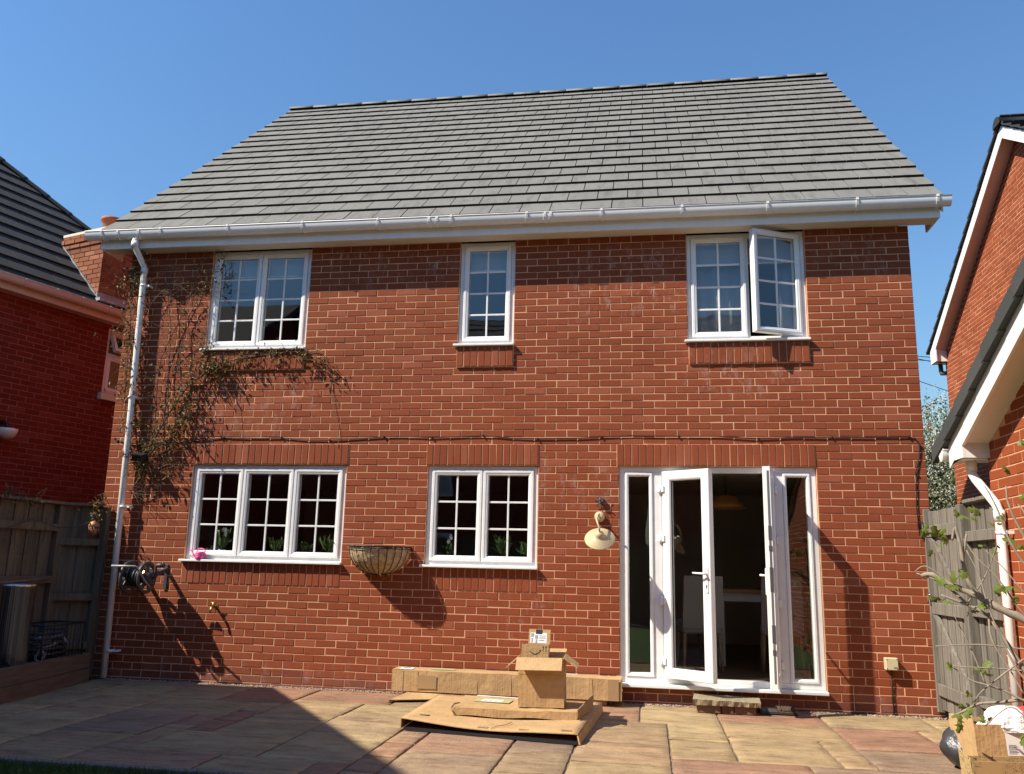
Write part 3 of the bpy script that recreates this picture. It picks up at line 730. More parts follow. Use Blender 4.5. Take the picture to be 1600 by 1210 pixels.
# ------------------------------------------------------------------ left neighbour: hipped house with chimney
LA = Vector((-2.27, .609, 0)); LU = Vector((.292, .956, 0)).normalized(); LN = Vector((-LU.y, LU.x, 0)); LW = -LN
def lp(s, n, z): return LA + LU*s + LN*n + Vector((0,0,z))
lh = empty('neighbouring_house', lp(-1, 3, 0), 'shaded red brick house with dark hipped roof behind the left fence', 'house')
LE, L0 = 4.35, -6.5
def lbox(mb, s0, s1, n0, n1, z0, z1):
    return mb.hexa([lp(s0,n0,z0), lp(s1,n0,z0), lp(s1,n1,z0), lp(s0,n1,z0), lp(s0,n0,z1), lp(s1,n0,z1), lp(s1,n1,z1), lp(s0,n1,z1)])
lwx = (1.86, 2.95, 3.62, 4.62)     # its window: along, z
mb = MB(); lbox(mb, L0, lwx[0], .22, .45, -.1, 4.66); lbox(mb, lwx[1], LE-.22, .22, .45, -.1, 4.66); lbox(mb, lwx[0], lwx[1], .22, .45, -.1, lwx[2]); lbox(mb, lwx[0], lwx[1], .22, .45, lwx[3], 4.66)
lbox(mb, LE-.45, LE-.22, .451, 6, -.1, 4.66)
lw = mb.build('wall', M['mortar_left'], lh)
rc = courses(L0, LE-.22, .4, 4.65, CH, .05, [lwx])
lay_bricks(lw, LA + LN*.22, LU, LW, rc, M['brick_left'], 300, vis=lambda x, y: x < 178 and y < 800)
# eaves: fascia, gutter, soffit
mb = MB(); lbox(mb, L0, LE, .02, .04, 4.655, 4.84); mb.build('fascia_board', M['peach'], lh)
mb = MB(); lbox(mb, L0, LE, .041, .221, 4.662, 4.672); mb.build('soffit_board', M['peach'], lh)
lg = gutter('gutter', lp(L0, -.045, 4.83), lp(LE+.05, -.045, 4.83), LW, .057, M['peach'], lh)
for s in (-.6, .3, .75, 1.15, 1.6, 2.4):
    gbracket(lp(s, -.045, 4.83), LW, LU, .057, M['peach'], lg, w=.02 if s in (.3, 1.15) else .012)
# hipped roof, 45 degrees
HD = 4.2
mb = MB(); e = -.0; RZL = 4.83 + HD
P = lambda s, n, z: tuple(lp(s, n, z))
mb.poly([P(L0,0,4.75), P(LE,0,4.75), P(LE-HD,HD,4.75+HD), P(L0,HD,4.75+HD)]); mb.poly([P(LE,0,4.82), P(LE,2*HD,4.82), P(LE-HD,HD,4.82+HD)]); mb.poly([P(L0,2*HD,4.82), P(L0,HD,4.82+HD), P(LE-HD,HD,4.82+HD), P(LE,2*HD,4.82)])
lr = mb.build('roof', M['underlay'], lh)
v45 = (LN + Vector((0,0,1))).normalized(); n45 = (-LN + Vector((0,0,1))).normalized()
c45 = math.sqrt(.5)
def lclip(a, b, v):
    m = (LE - L0) - (v + .17)*c45 + .06
    if a > m - .03 or b < 3.6: return None
    return a, min(b, m)
lay_tiles(lr, lp(L0, -.03, 4.74), LU, v45, n45, LE-L0, 17, .335, .3305, M['tile_dark'], thick=.026, lift=.018, clip=lclip, nmax=300)
k = 0                                        # hip tiles
for i in range(16):
    a = lp(LE - i*.26, i*.26, 4.79 + i*.26); b = lp(LE - (i+1.08)*.26, (i+1.08)*.26, 4.79 + (i+1.08)*.26); t = (b-a).normalized(); side = t.cross(Vector((0,0,1))).normalized(); upv = side.cross(t)
    mb = MB(); pts = []
    for p, ex in ((a, .012), (b, 0)):
        for q in range(7):
            an = math.pi*q/6; pts.append(p + side*(.115*math.cos(an)) + upv*(.075*math.sin(an) + ex - .02))
    bb = mb.pts(pts)
    for q in range(6): mb.face(bb+q, bb+q+1, bb+7+q+1, bb+7+q, smooth=True)
    mb.build('hip_tile', M['tile_dark'], lr)
# chimney
CS, CD = 1.57, .68
ch = MB(); lbox(ch, CS+.006, CS+CD-.006, .186, 1.064, 4.7, 6.06); cho = ch.build('chimney', M['mortar_chim'], lh)
keep = lambda u, z: z > 4.72 + u + .03
cr = courses(.18, 1.07, 4.86, 5.85, CH, .03, (), keep)
for i, (pr, z) in enumerate(((.018, 5.825), (.036, 5.90), (.022, 5.975))):
    cr += courses(.18-pr, 1.07+pr, z+.03, z+.03+CH, CH, .03 + .11*(i % 2), (), None, proud=.005+pr)
lay_bricks(cho, lp(CS, 0, 0), LN, -LU, cr, M['brick_chim'], 300)
cr2 = courses(0, CD, 4.80, 5.85, CH, .05, ())
for i, (pr, z) in enumerate(((.018, 5.825), (.036, 5.90), (.022, 5.975))):
    cr2 += courses(0-pr, CD+pr, z+.03, z+.03+CH, CH, .03 + .11*(i % 2), (), None, proud=.005+pr)
lay_bricks(cho, lp(CS, .18, 0), LU, LW, cr2, M['brick_chim'], 300)
mb = MB(); lbox(mb, CS-.03, CS+CD+.03, .15, 1.10, 6.06, 6.10); mb.build('chimney_cap', M['cream'], cho)
mb = MB(); mb.lathe([(.14, 0), (.13, .22), (.165, .235), (.17, .26), (.165, .285), (.14, .29), (.11, .28), (.105, .1)], lp(CS+.3, .46, 6.10), 20); mb.build('chimney_pot', M['terracotta'], cho)
mb = MB()                                   # stepped lead flashing up the slope
for i in range(14):
    n0 = .16 + i*.067; z = 4.79 + n0 + .015
    mb.hexa([lp(CS-.02, n0-.01, z-.05), lp(CS-.008, n0-.01, z-.05), lp(CS-.008, n0+.075, z+.02), lp(CS-.02, n0+.075, z+.02), lp(CS-.03, n0-.01, z+.035), lp(CS-.008, n0-.01, z+.035), lp(CS-.008, n0+.075, z+.125), lp(CS-.03, n0+.075, z+.125)])
lbox(mb, CS-.06, CS+CD, .05, .178, 4.93, 4.975); lbox(mb, CS-.03, CS+CD, .165, .178, 4.9, 5.08)
mb.build('lead_flashing', M['lead'], cho)
# its window, one small sash tilted open
mb = MB(); a, b, c, d = lwx
FM = Matrix(((LU.x, LN.x, 0, LA.x), (LU.y, LN.y, 0, LA.y), (0, 0, 1, 0), (0, 0, 0, 1)))
mb.m = FM @ Matrix.Translation((0, .22, 0)); mb.ring(a+.003, b-.003, c+.003, d-.003, [(0,.1),(0,.03),(.05,.028),(.056,.04),(.056,.1)]); mb.cbox(a+.06, b-.06, .032, .09, 4.18, 4.24, .003)
lwin = mb.build('window', M['upvc'], lh)
s = MB(); s.m = FM @ Matrix.Translation((0, .22, 0)); s.ring(a+.055, b-.055, c+.055, 4.185, [(0,.08),(0,.02),(.05,.018),(.058,.04),(.058,.08)]); s.build('sash', M['upvc'], lwin)
s = MB(); s.m = FM @ Matrix.Translation((0, .23, 4.57)) @ Matrix.Rotation(R(-24), 4, 'X') @ Matrix.Translation((0, 0, -4.57)); s.ring(a+.055, b-.055, 4.235, 4.57, [(0,.05),(0,-.01),(.045,-.012),(.052,.01),(.052,.05)]); s.build('sash', M['upvc'], lwin)
s = MB(); s.m = FM @ Matrix.Translation((0, .22, 0)); s.box(a+.1, b-.1, .05, .056, c+.1, 4.14); s.build('pane', M['glass'], lwin)
s = MB(); s.m = FM @ Matrix.Translation((0, .23, 4.57)) @ Matrix.Rotation(R(-24), 4, 'X') @ Matrix.Translation((0, 0, -4.57)); s.box(a+.1, b-.1, .02, .026, 4.28, 4.53); s.build('pane', M['glass'], lwin)
s = MB(); lbox(s, a-.06, b+.06, .14, .28, c-.10, c); s.build('sill', M['cream'], lwin)
s = MB(); lbox(s, a-.1, b+.3, 1.2, 1.25, 3, 4.66); lbox(s, L0, LE, .5, 1.2, 3.4, 3.45); s.build('interior_wall', M['interior'], lh)
# bowl lamp on its wall
lm = empty('bulkhead_lamp', lp(.44, .1, 2.75), 'white bowl lamp with black bracket on the shaded left house', 'lamp')
mb = MB(); c0 = lp(.42, .06, 2.86); mb.lathe([(.001, -.135), (.06, -.125), (.105, -.09), (.128, -.04), (.13, 0), (.124, 0), (.10, -.085), (.001, -.125)], c0, 20); mb.build('bowl', M['white'], lm)
MB().tube([c0 + Vector((0,0,.0)), c0 + Vector((-.0,0,.05)), c0 + LN*.10 + Vector((0,0,.09)), c0 + LN*.17 + Vector((0,0,.09))], .03, 10).build('bracket', M['black'], lm)

# ------------------------------------------------------------------ right: far gabled house
rh = empty('gabled_house', (14.5, 5.4, 0), 'sunlit orange brick gable house with white bargeboards on the right', 'house')
XV, XW = 11.917, 12.15; AY, AZ, EYR, EZR = 5.419, 8.679, 9.787, 5.858   # apex and far eave of the barge line
sl2 = (AZ-EZR)/(EYR-AY); NY = 2*AY - EYR
WFY, WZ = 9.62, 5.74                        # far wall corner, wall head
mb = MB(); mb.prism([(XW, WFY, -.1), (XW, WFY, WZ), (XW, AY, AZ-.17), (XW, NY+.24, WZ), (XW, NY+.24, -.1)], (5, 0, 0)); rw = mb.build('wall', M['mortar'], rh)
keep = lambda u, z: z < AZ - .19 - abs(u - AY)*sl2
rc = courses(NY+.24, WFY, 2.4, 8.6, .080, .06, (), keep, L=.235)
lay_bricks(rw, (XW, 0, 0), (0,1,0), (-1,0,0), rc, M['brick_far'], 300, vis=lambda x, y: 1470 < x < 1603 and y < 760)
def vseg(mb, x0, x1, y0, z0, y1, z1, t0, t1):      # slanting board: offsets t below the barge line
    return mb.hexa([(x0,y0,z0+t0),(x1,y0,z0+t0),(x1,y1,z1+t0),(x0,y1,z1+t0),(x0,y0,z0+t1),(x1,y0,z0+t1),(x1,y1,z1+t1),(x0,y1,z1+t1)])
mb = MB(); vseg(mb, XV, XV+.02, EYR, EZR, AY, AZ, -.22, 0); vseg(mb, XV, XV+.02, AY, AZ, NY, EZR, -.22, 0)
mb.prism([(XV+.001, EYR-.34, EZR-.26), (XV+.001, EYR-.001, EZR-.26), (XV+.001, EYR-.001, EZR-.225), (XV+.001, EYR-.34, EZR+.0)], (.018,0,0)); mb.build('bargeboard', M['white'], rh)
mb = MB(); vseg(mb, XV+.021, XW, EYR, EZR, AY, AZ, -.20, -.185); vseg(mb, XV+.021, XW, AY, AZ, NY, EZR, -.20, -.185); mb.build('soffit_board', M['cream'], rh)
mb = MB(); mb.box(XV+.021, 16, WFY+.002, EYR, EZR-.258, EZR-.25); mb.box(XV+.021, 16, EYR, EYR+.02, EZR-.26, EZR); mb.box(XV+.021, XW-.002, WFY-.12, WFY-.105, EZR-.255, EZR-.02); mb.build('eaves_box', M['white'], rh)
mb = MB(); vseg(mb, XV+.02, 15, EYR+.1, EZR-.03, AY, AZ+.02, .0, .03); vseg(mb, XV+.02, 15, AY, AZ+.02, NY, EZR, 0, .03); rr = mb.build('roof', M['underlay'], rh)
ln = math.hypot(EYR-AY, AZ-EZR)
for sgn, n_ in ((1, 16), (-1, 16)):
    v = Vector((0, -(EYR-AY)*sgn, AZ-EZR)).normalized(); nn = Vector((0, (AZ-EZR)*sgn, EYR-AY)).normalized()
    y0 = EYR + .10 if sgn > 0 else NY - .10
    lay_tiles(rr, Vector((XV-.05, y0, EZR-.03)), (1,0,0), v, nn, 1.32, n_, ln/15.3, .33, M['tile_dark'], thick=.035, lift=.03, nmax=80)
x = XV-.07
for i in range(4):
    mb = MB(); n = 8; A = [(xx, AY - .15*math.cos(math.pi*k/n), AZ+.0+.15*math.sin(math.pi*k/n)) for xx in (x+i*.45, x+i*.45+.445) for k in range(n+1)]; b = mb.pts(A)
    for k in range(n): mb.face(b+k, b+k+1, b+n+2+k, b+n+1+k, smooth=True)
    mb.face(*[b+q for q in range(n+1)]); mb.build('ridge_tile', M['tile_dark'], rr)
g2 = gutter('gutter', (XV+.05, EYR+.09, EZR), (15, EYR+.09, EZR), (0,1,0), .055, M['white'], rh)
MB().tube([(XW-.05, EYR+.0, EZR-.25), (XW-.05, EYR-.02, EZR-.42), (XW-.06, EYR-.05, EZR-.46), (XW+.1, WFY-.1, EZR-.50), (XW+.2, WFY+.02, EZR-.52)], .045, 10).build('downpipe', M['darkgrey'], rh)

# ------------------------------------------------------------------ right: near garage
gh = empty('garage', (10.5, -4.5, 0), 'near brick garage with dark tiled verge and white bargeboard at right edge', 'garage')
GX, GV = 8.60, 8.40; GS = .47; gy, gz = -1.44, 2.33
zt = lambda y: gz + (gy - y)*GS                    # top line of the bargeboard
AYG = -4.9
mb = MB(); mb.prism([(GX, -1.69, -.1), (GX, -1.69, zt(-1.69)-.15), (GX, AYG, zt(AYG)-.15), (GX, 2*AYG+1.69, zt(-1.69)-.15), (GX, 2*AYG+1.69, -.1)], (5, 0, 0)); gw = mb.build('wall', M['mortar'], gh)
keep = lambda u, z: z < zt(u if u > AYG else 2*AYG-u) - .19
rc = courses(2*AYG+1.69, -1.69, -.05, 3.9, CH, -.04, (), keep)
lay_bricks(gw, (GX, 0, 0), (0,1,0), (-1,0,0), rc, M['brick_far'], 300, vis=lambda x, y: 1540 < x < 1605)
mb = MB(); y1 = AYG; vseg(mb, GV, GV+.022, gy, gz, y1, zt(y1), -.215, 0); vseg(mb, GV, GV+.022, y1, zt(y1), 2*y1-gy, gz, -.215, 0)
mb.prism([(GV+.001, gy-.001, gz-.20), (GV+.001, gy-.30, zt(gy-.30)-.20), (GV+.001, gy-.30, 2.165), (GV+.001, gy-.001, 2.165)], (.02, 0, 0)); mb.build('bargeboard', M['white'], gh)
mb = MB(); vseg(mb, GV+.023, GX-.001, gy-.30, zt(gy-.30), y1, zt(y1), -.195, -.180); mb.build('soffit_board', M['cream'], gh)
mb = MB(); mb.box(GV+.023, GX+4, gy-.02, gy, 2.16, gz); mb.box(GV+.023, GX+4, -1.689, gy-.021, 2.16, 2.172); mb.box(GV+.0225, GX-.002, -1.74, -1.725, 2.165, zt(-1.74)-.15); mb.build('eaves_box', M['white'], gh)
mb = MB(); vseg(mb, GV+.03, 13, gy+.05, gz-.02, y1, zt(y1), .002, .02); vseg(mb, GV+.03, 13, y1, zt(y1), 2*y1-gy, gz, .002, .02); gr = mb.build('roof', M['underlay'], gh)
v = Vector((0, -1, GS)).normalized(); nn = Vector((0, GS, 1)).normalized()
lay_tiles(gr, Vector((GV-.03, gy+.20, gz-.115)), (1,0,0), v, nn, 1.98, 12, .335, .33, M['tile_green'], thick=.03, lift=.03, nmax=60)
for i in range(12):                             # dry verge caps, one over each tile course
    y0 = gy+.24 - i*.303; z0 = gz-.10 + (gy+.24-y0-.0)*GS - .0
    mb = MB(); t0, t1 = (-.045, .075)
    mb.hexa([(GV-.055, y0, z0+t0), (GV-.005, y0, z0+t0), (GV-.005, y0-.325, z0+.325*GS+t0-.012), (GV-.05, y0-.325, z0+.325*GS+t0-.012), (GV-.055, y0, z0+t1), (GV+.06, y0, z0+t1), (GV+.06, y0-.325, z0+.325*GS+t1-.012), (GV-.05, y0-.325, z0+.325*GS+t1-.012)])
    mb.build('verge_cap', M['tile_green'], gr)
g3 = gutter('gutter', (GV-.04, gy+.065, gz-.06), (12, gy+.065, gz-.06), (0,1,0), .057, M['white'], gh)
dpg = MB().tube([(GV+.12, gy-.12, 2.165), (GV+.12, gy-.12, 2.06), (GV+.125, gy-.17, 2.01), (GX-.055, -1.90, 1.80), (GX-.05, -1.935, 1.75), (GX-.05, -1.935, .02)], .034, 14).build('downpipe', M['white'], gh)
for p0, p1 in (((GV+.12, gy-.12, 2.15), (GV+.12, gy-.12, 2.08)), ((GX-.05, -1.935, 1.75), (GX-.05, -1.935, 1.67))): MB().tube([p0, p1], .040, 14).build('pipe_socket', M['white'], dpg)
mb = MB(); mb.tube([(GX-.05, -1.935, 1.575), (GX-.05, -1.935, 1.6)], .0375, 12); mb.box(GX-.053, GX-.047, -2.05, -1.92, 1.575, 1.6); mb.box(GX-.05, GX-.004, -2.05, -2.035, 1.576, 1.599); mb.build('pipe_clip', M['white'], dpg)

# ------------------------------------------------------------------ left garage out of the frame: its gable and eave shade the patio
sg = empty('brick_garage', (-3, -6, 0), 'brick garage left of the photograph that shades the patio', 'garage')
hh = 3.4; cx, cy = 2.23 - .857*hh, -.12 - .476*hh; ps = .605; Ly = 4.6; rz_ = hh + Ly*ps
mb = MB(); mb.prism([(cx-.25, cy-.15, -.1), (cx-.25, cy-.15, hh-.05), (cx-.25, cy-Ly, rz_-.2), (cx-.25, cy-2*Ly+.15, hh-.05), (cx-.25, cy-2*Ly+.15, -.1)], (-6, 0, 0)); mb.build('wall', M['brick_left'], sg)
mb = MB()
for s in (1, -1):
    f = lambda y: cy - (y if s > 0 else 2*Ly - y)
    mb.prism([(cx, f(0), hh), (cx, f(Ly), rz_), (cx, f(Ly), rz_-.12), (cx, f(0), hh-.12)], (-6.5, 0, 0))
mb.build('roof', M['tile_dark'], sg)
# houses across the gardens behind the photographer, seen only mirrored in the panes
def back_house(x0, x1, y, ridge, lab):
    e = empty('terrace_house', ((x0+x1)/2, y-4, 0), lab, 'house')
    MB().box(x0, x1, y-8, y, -.1, 5.0).build('wall', M['brick_left'], e)
    mb = MB(); mb.prism([(x0-.2, y+.3, 4.9), (x0-.2, y-4, ridge), (x0-.2, y-8.3, 4.9)], (x1-x0+.4, 0, 0)); rf = mb.build('roof', M['tile_dark'], e)
    v = Vector((0, -4.3, ridge-4.9)); n = Vector((0, ridge-4.9, 4.3)).normalized(); L = v.length
    lay_tiles(rf, Vector((x0-.25, y+.34, 4.88)), (1,0,0), v.normalized(), n, x1-x0+.5, int(L/.34), .34, .9, M['tile'], nmax=0)
    MB().box(x0-.2, x1+.2, y+.3, y+.34, 4.72, 4.92).build('fascia_board', M['white'], e)
    for i in range(2):
        for zz in (.9, 3.2):
            xx = x0 + (x1-x0)*(.27+.46*i); w = MB().box(xx-.7, xx+.7, y+.001, y+.05, zz, zz+1.25).build('window', M['upvc'], e); MB().box(xx-.62, xx+.62, y+.055, y+.06, zz+.08, zz+1.17).build('pane', M['glass'], w)
back_house(-13.2, -4.2, -15.5, 9.7, 'brick house with grey roof across the gardens, leftmost of three')
back_house(-2.8, 6.0, -16, 9.9, 'brick house with grey roof across the gardens, middle of three')
back_house(7.2, 16, -15.3, 9.6, 'brick house with grey roof across the gardens, rightmost of three')
bf = empty('garden_fence', (4, -11.5, 0), 'tall dark timber fence at the far end of the garden', 'fence')
for i in range(60): MB().box(-5+i*.3, -5+i*.3+.28, -11.5-.01*(i % 2), -11.47-.01*(i % 2), 0, 1.85).build('board', M['fence'], bf)

# ------------------------------------------------------------------ left fence, bed and things in it
def board(mb, p, q, z0, z1, t, w0):        # upright plank between plan points p and q
    p, q = Vector((*p, 0)), Vector((*q, 0)); d = (q-p).normalized(); n = Vector((-d.y, d.x, 0))*t
    return mb.hexa([p+Vector((0,0,z0)), q+Vector((0,0,z0)), q+n+Vector((0,0,z0)), p+n+Vector((0,0,z0)), p+Vector((0,0,z1)), q+Vector((0,0,z1)), q+n+Vector((0,0,z1)), p+n+Vector((0,0,z1))])
def fence_run(name, p, q, label, nb, z0, z1, side, mat, rails=(1.55, 1.0, .35), caps=True, group=None):
    p, q = Vector(p), Vector(q); L = (q-p).length; d = (q-p)/L; n = Vector((-d.y, d.x))*side
    e = empty(name, (*((p+q)/2), 0), label, 'fence', group)
    for i in range(nb):
        e_ = .012 if i % 2 else -.004; a = p + d*(L*i/nb - e_); b = p + d*(L*(i+1)/nb + e_); k = -.009*(i % 2)
        mb = MB(); board(mb, a + n*k*1.5, b + n*k*1.5, z0, z1 - random.uniform(0, .008), .012, 0); mb.build('board', mat, e)
    for z in rails:
        a, b = p + n*.02, q + n*.02; mb = MB(); aa = [a, b, b + n*.045, a + n*.045]
        mb.hexa([(v.x, v.y, z) for v in aa] + [(v.x, v.y, z+.075) for v in aa]); mb.build('rail', mat, e)
    if caps:
        a, b = p - n*.035, q - n*.035; aa = [a, b, b + n*.12, a + n*.12]
        mb = MB(); mb.hexa([(v.x, v.y, z1+.004) for v in aa] + [(v.x, v.y, z1+.032) for v in aa]); mb.build('capping', mat, e)
    return e
FA, FB, FC = (-.29, -.30), (-.17, -3.6), (.075, -.03)
fence_run('garden_fence', FB, (-.29, -.36), 'weathered board fence running towards the camera behind the steel cylinder', 30, .0, 1.80, -1, M['fence'], (1.52, .98, .3))
fence_run('garden_fence', FA, (.04, -.05), 'short dark fence panel between fence post and house wall', 4, .0, 1.80, -1, M['fence'], (1.38, .80, .3))
tag(MB().cbox(-.33, -.235, -.375, -.28, 0, 1.80, .006).build('fence_post', M['fence']), 'dark square fence post at the corner of two panels', 'post')
tag(MB().cbox(.045, .125, -.085, -.015, 0, 1.80, .006).build('fence_post', M['fence']), 'brown fence post fixed against the house beside the downpipe', 'post')
# raised bed of sleepers
rb = empty('raised_bed', (.3, -1.5, 0), 'low raised bed of brown timber sleepers below the left fence', 'planter')
A, B = Vector((.285, -.30)), Vector((.70, -3.35)); d = (B-A).normalized(); n = Vector((d.y, -d.x))
for z0, z1, o in ((-.02, .135, .0), (.139, .285, .012)):
    q = [A + n*o, B + n*o, B + n*(o+.10), A + n*(o+.10)]; mb = MB(); mb.hexa([(v.x, v.y, z0) for v in q] + [(v.x, v.y, z1) for v in q]); mb.build('sleeper', M['sleeper'], rb)
q = [A + n*.11, B + n*.11, Vector((-.12, -3.3)), Vector((-.2, -.40))]; mb = MB(); mb.hexa([(v.x, v.y, 0) for v in q] + [(v.x, v.y, .235) for v in q]); mb.build('soil', M['earth'], rb)
# stainless cylinder
sc = empty('steel_barrel', (.13, -1.42, .235), 'tall stainless steel barrel standing in the raised bed by the fence', 'barrel')
mb = MB(); mb.lathe([(.0, .0), (.172, .0), (.177, .01), (.177, .735), (.182, .74), (.182, .76), (.172, .765), (0, .78)], (.185, -1.42, .236), 40); mb.build('drum', M['steel'], sc)
mb = MB(); mb.tube([(.185-.175, -1.42, .86), (.185-.23, -1.42, .86), (.185-.23, -1.42, .70), (.185-.175, -1.42, .70)], .01, 8); mb.build('handle', M['black'], sc)
mb = MB(); mb.cbox(.338, .345, -1.46, -1.38, .50, .53, .002); mb.build('label_plate', M['brass'], sc)
# black wire crate with hose fittings
wc = empty('wire_crate', (.12, -.72, .235), 'black wire crate of dark garden odds and ends in the raised bed', 'crate')
X0, X1, Y0, Y1, Z0, Z1 = -.08, .26, -1.05, -.44, .236, .60
mb = MB()
for z in (Z0+.01, Z1): mb.tube([(X0,Y0,z),(X1,Y0,z),(X1,Y1,z),(X0,Y1,z),(X0,Y0,z)], .010, 6)
for x, y in ((X0,Y0),(X1,Y0),(X1,Y1),(X0,Y1)): mb.tube([(x,y,Z0),(x,y,Z1)], .010, 6)
mb.build('frame', M['blackmetal'], wc)
mb = MB()
for i in range(1, 12): t = i/12; y = Y0+(Y1-Y0)*t; mb.tube([(X1,y,Z0),(X1,y,Z1)], .003, 5); mb.tube([(X0,y,Z0),(X0,y,Z1)], .003, 5)
for i in range(1, 7): x = X0+(X1-X0)*i/7; mb.tube([(x,Y0,Z0),(x,Y0,Z1)], .003, 5); mb.tube([(x,Y1,Z0),(x,Y1,Z1)], .003, 5)
mb.build('wires', M['blackmetal'], wc)
hs = MB(); pts = [(.09+.12*math.cos(a*.5)*(1-.004*a), -.74+.22*math.sin(a*.5), .27+.004*a) for a in range(70)]; hs.tube(pts, .012, 6); tag(hs.build('garden_hose', M['darkgrey']), 'dark coiled hose lying inside the black wire crate', 'hose')
gl_ = MB(); gl_.tube([(.02,-.95,.42),(.10,-.88,.47),(.16,-.8,.45)], .016, 8); gl_.tube([(.08,-.70,.46),(.16,-.63,.48),(.2,-.60,.40)], .014, 8); gl_.tube([(.05,-.9,.40),(.15,-.85,.38),(.2,-.76,.42)], .012, 8)
tag(gl_.build('hose_fitting', M['greymetal']), 'grey metal fittings heaped inside the black wire crate', 'fitting')
rg_ = MB(); c = atz(62, 1026, .31); rg_.tube([(c.x+.045*math.cos(a*.42), c.y+.012*math.sin(a*.42), .31+.045*math.sin(a*.42)) for a in range(16)], .012, 8); tag(rg_.build('hose_connector', M['greymetal']), 'small round grey hose connector on the bed beside the barrel', 'connector')
cn = MB(); cn.tube([(.02, -2.3, .98), (-.12, -1.2, 1.0), (-.19, -.48, 1.03)], .012, 6); tag(cn.build('bamboo_cane', M['twig']), 'thin cane tied along the middle rail of the left fence', 'cane')
# copper ornament and scraps of climber on the short panel
fo = empty('hanging_ornament', (.0, -.2, 1.5), 'round copper lantern ornament hanging on the short fence panel', 'ornament')
c = at(147, 822, -.2)
mb = MB(); mb.lathe([(.002, .055), (.03, .048), (.052, .025), (.058, 0), (.054, -.010)], c, 18); mb.build('dome', M['copper'], fo)
mb = MB()
for i in range(12):
    a = i*math.pi/6; mb.tube([c + Vector((.054*math.cos(a), .054*math.sin(a), -.01)), c + Vector((.052*math.cos(a+.3),   .052*math.sin(a+.3), -.06)), c + Vector((.02*math.cos(a+.6), .02*math.sin(a+.6), -.12))], .003, 5)
mb.lathe([(.038, -.03), (.04, -.06), (.025, -.1), (.001, -.12)], c, 14); mb.build('cage', M['copper'], fo)
MB().tube([c + Vector((0,0,.07)), c + Vector((0,0,.13)), c + Vector((.03,.05,.16))], .003, 5).build('hook', M['blackmetal'], fo)

# ------------------------------------------------------------------ plants
def leaf_blade(V, F, p, d, nrm, L, w, fold=.25):
    d = d.normalized(); s = d.cross(nrm)
    s = s.normalized() if s.length > 1e-4 else d.orthogonal().normalized(); n = s.cross(d)
    b = len(V); q = [p, p + d*L*.35 + s*w + n*w*fold, p + d*L*.75 + s*w*.6 + n*w*fold*.6, p + d*L - n*L*.12, p + d*L*.75 - s*w*.6 + n*w*fold*.6, p + d*L*.35 - s*w + n*w*fold, p + d*L*.5 - n*w*.1]
    V += [tuple(x) for x in q]; F += [(b,b+1,b+6),(b+1,b+2,b+6),(b+2,b+3,b+6),(b+3,b+4,b+6),(b+4,b+5,b+6),(b+5,b,b+6)]
def leaves_obj(name, V, F, mat, parent, kind=None):
    me = bpy.data.meshes.new(name); me.from_pydata(V, [], F); me.materials.append(mat); o = link(name, me, parent)
    if kind: o['kind'] = kind
    return o
rp = random.Random(5)
def rv(s=1): return Vector((rp.gauss(0,s), rp.gauss(0,s), rp.gauss(0,s)))
def path(pix, Y, jit=0):
    P = [at(x, y, Y if not callable(Y) else Y(i)) + rv(jit) for i, (x, y) in enumerate(pix)]
    out = []                                # Catmull-Rom through the points
    for i in range(len(P)-1):
        a, b, c, d = P[max(i-1,0)], P[i], P[i+1], P[min(i+2, len(P)-1)]
        for k in range(4):
            t = k/4; out.append(.5*((2*b) + (c-a)*t + (2*a-5*b+4*c-d)*t*t + (-a+3*b-3*c+d)*t**3))
    out.append(P[-1]); return out
cl = empty('climbing_plant', (.45, -.06, 0), 'bronze-leaved climber spreading from the downpipe to the upper left window', 'climber')
stems = [([(213,760),(222,735),(236,700),(262,650),(285,615),(318,585),(345,568),(400,556),(470,550),(505,562)], .012),
         ([(222,735),(212,680),(212,600),(216,520),(222,440),(226,395)], .009), ([(236,700),(262,690),(285,660),(296,610),(308,570),(326,540)], .010),
         ([(262,650),(262,590),(266,520),(262,460),(258,400)], .007), ([(240,690),(243,620),(252,560),(280,500),(300,450),(318,410)], .007),
         ([(285,615),(282,560),(292,500),(318,455),(330,430)], .006), ([(216,520),(240,470),(268,440),(276,400)], .005), ([(212,600),(205,540),(204,470),(210,420)], .007), ([(222,735),(200,690),(196,620),(200,560),(197,500)], .007),
         ([(222,735),(245,740),(262,715)], .005), ([(205,770),(222,775),(250,758)], .004),
         ([(262,460),(290,440),(310,400)], .004), ([(252,560),(290,545),(326,520)], .004), ([(318,410),(345,395),(352,420),(350,470)], .004)]
allp = []
for pix, r in stems:
    P = path(pix, lambda i: -.035 - .03*rp.random(), .006); allp.append(P)
    MB().tube(P, [max(.0018, r*(1-.65*i/len(P))) for i in range(len(P))], 6).build('stem', M['bark'], cl)
tw = MB()
for pix in ([(505,562),(515,590),(520,630),(527,668),(529,700)], [(470,550),(500,548),(515,578)], [(360,565),(362,600),(372,640),(375,690)], [(345,568),(352,600),(360,620)], [(420,556),(440,568),(455,582)], [(515,590),(528,600)], [(518,615),(527,628)]):
    tw.tube(path(pix, -.022), .0026, 4)
for P in allp:
    for _ in range(24):
        i = rp.randrange(len(P)-1); p = P[i]; d = Vector((rp.gauss(.1,.5), -abs(rp.gauss(.0,.25)), rp.gauss(.35,.5))).normalized(); q = [p]
        for k in range(4): d = (d + rv(.28) + Vector((0,.06,.05))).normalized(); nx = q[-1] + d*rp.uniform(.03,.085); nx.y = min(nx.y, -.014); q.append(nx)
        tw.tube(q, [.0022,.0018,.0015,.0012,.0009], 4)
tag(tw.build('twigs', M['twig'], cl), kind='stuff')
V = []; F = []
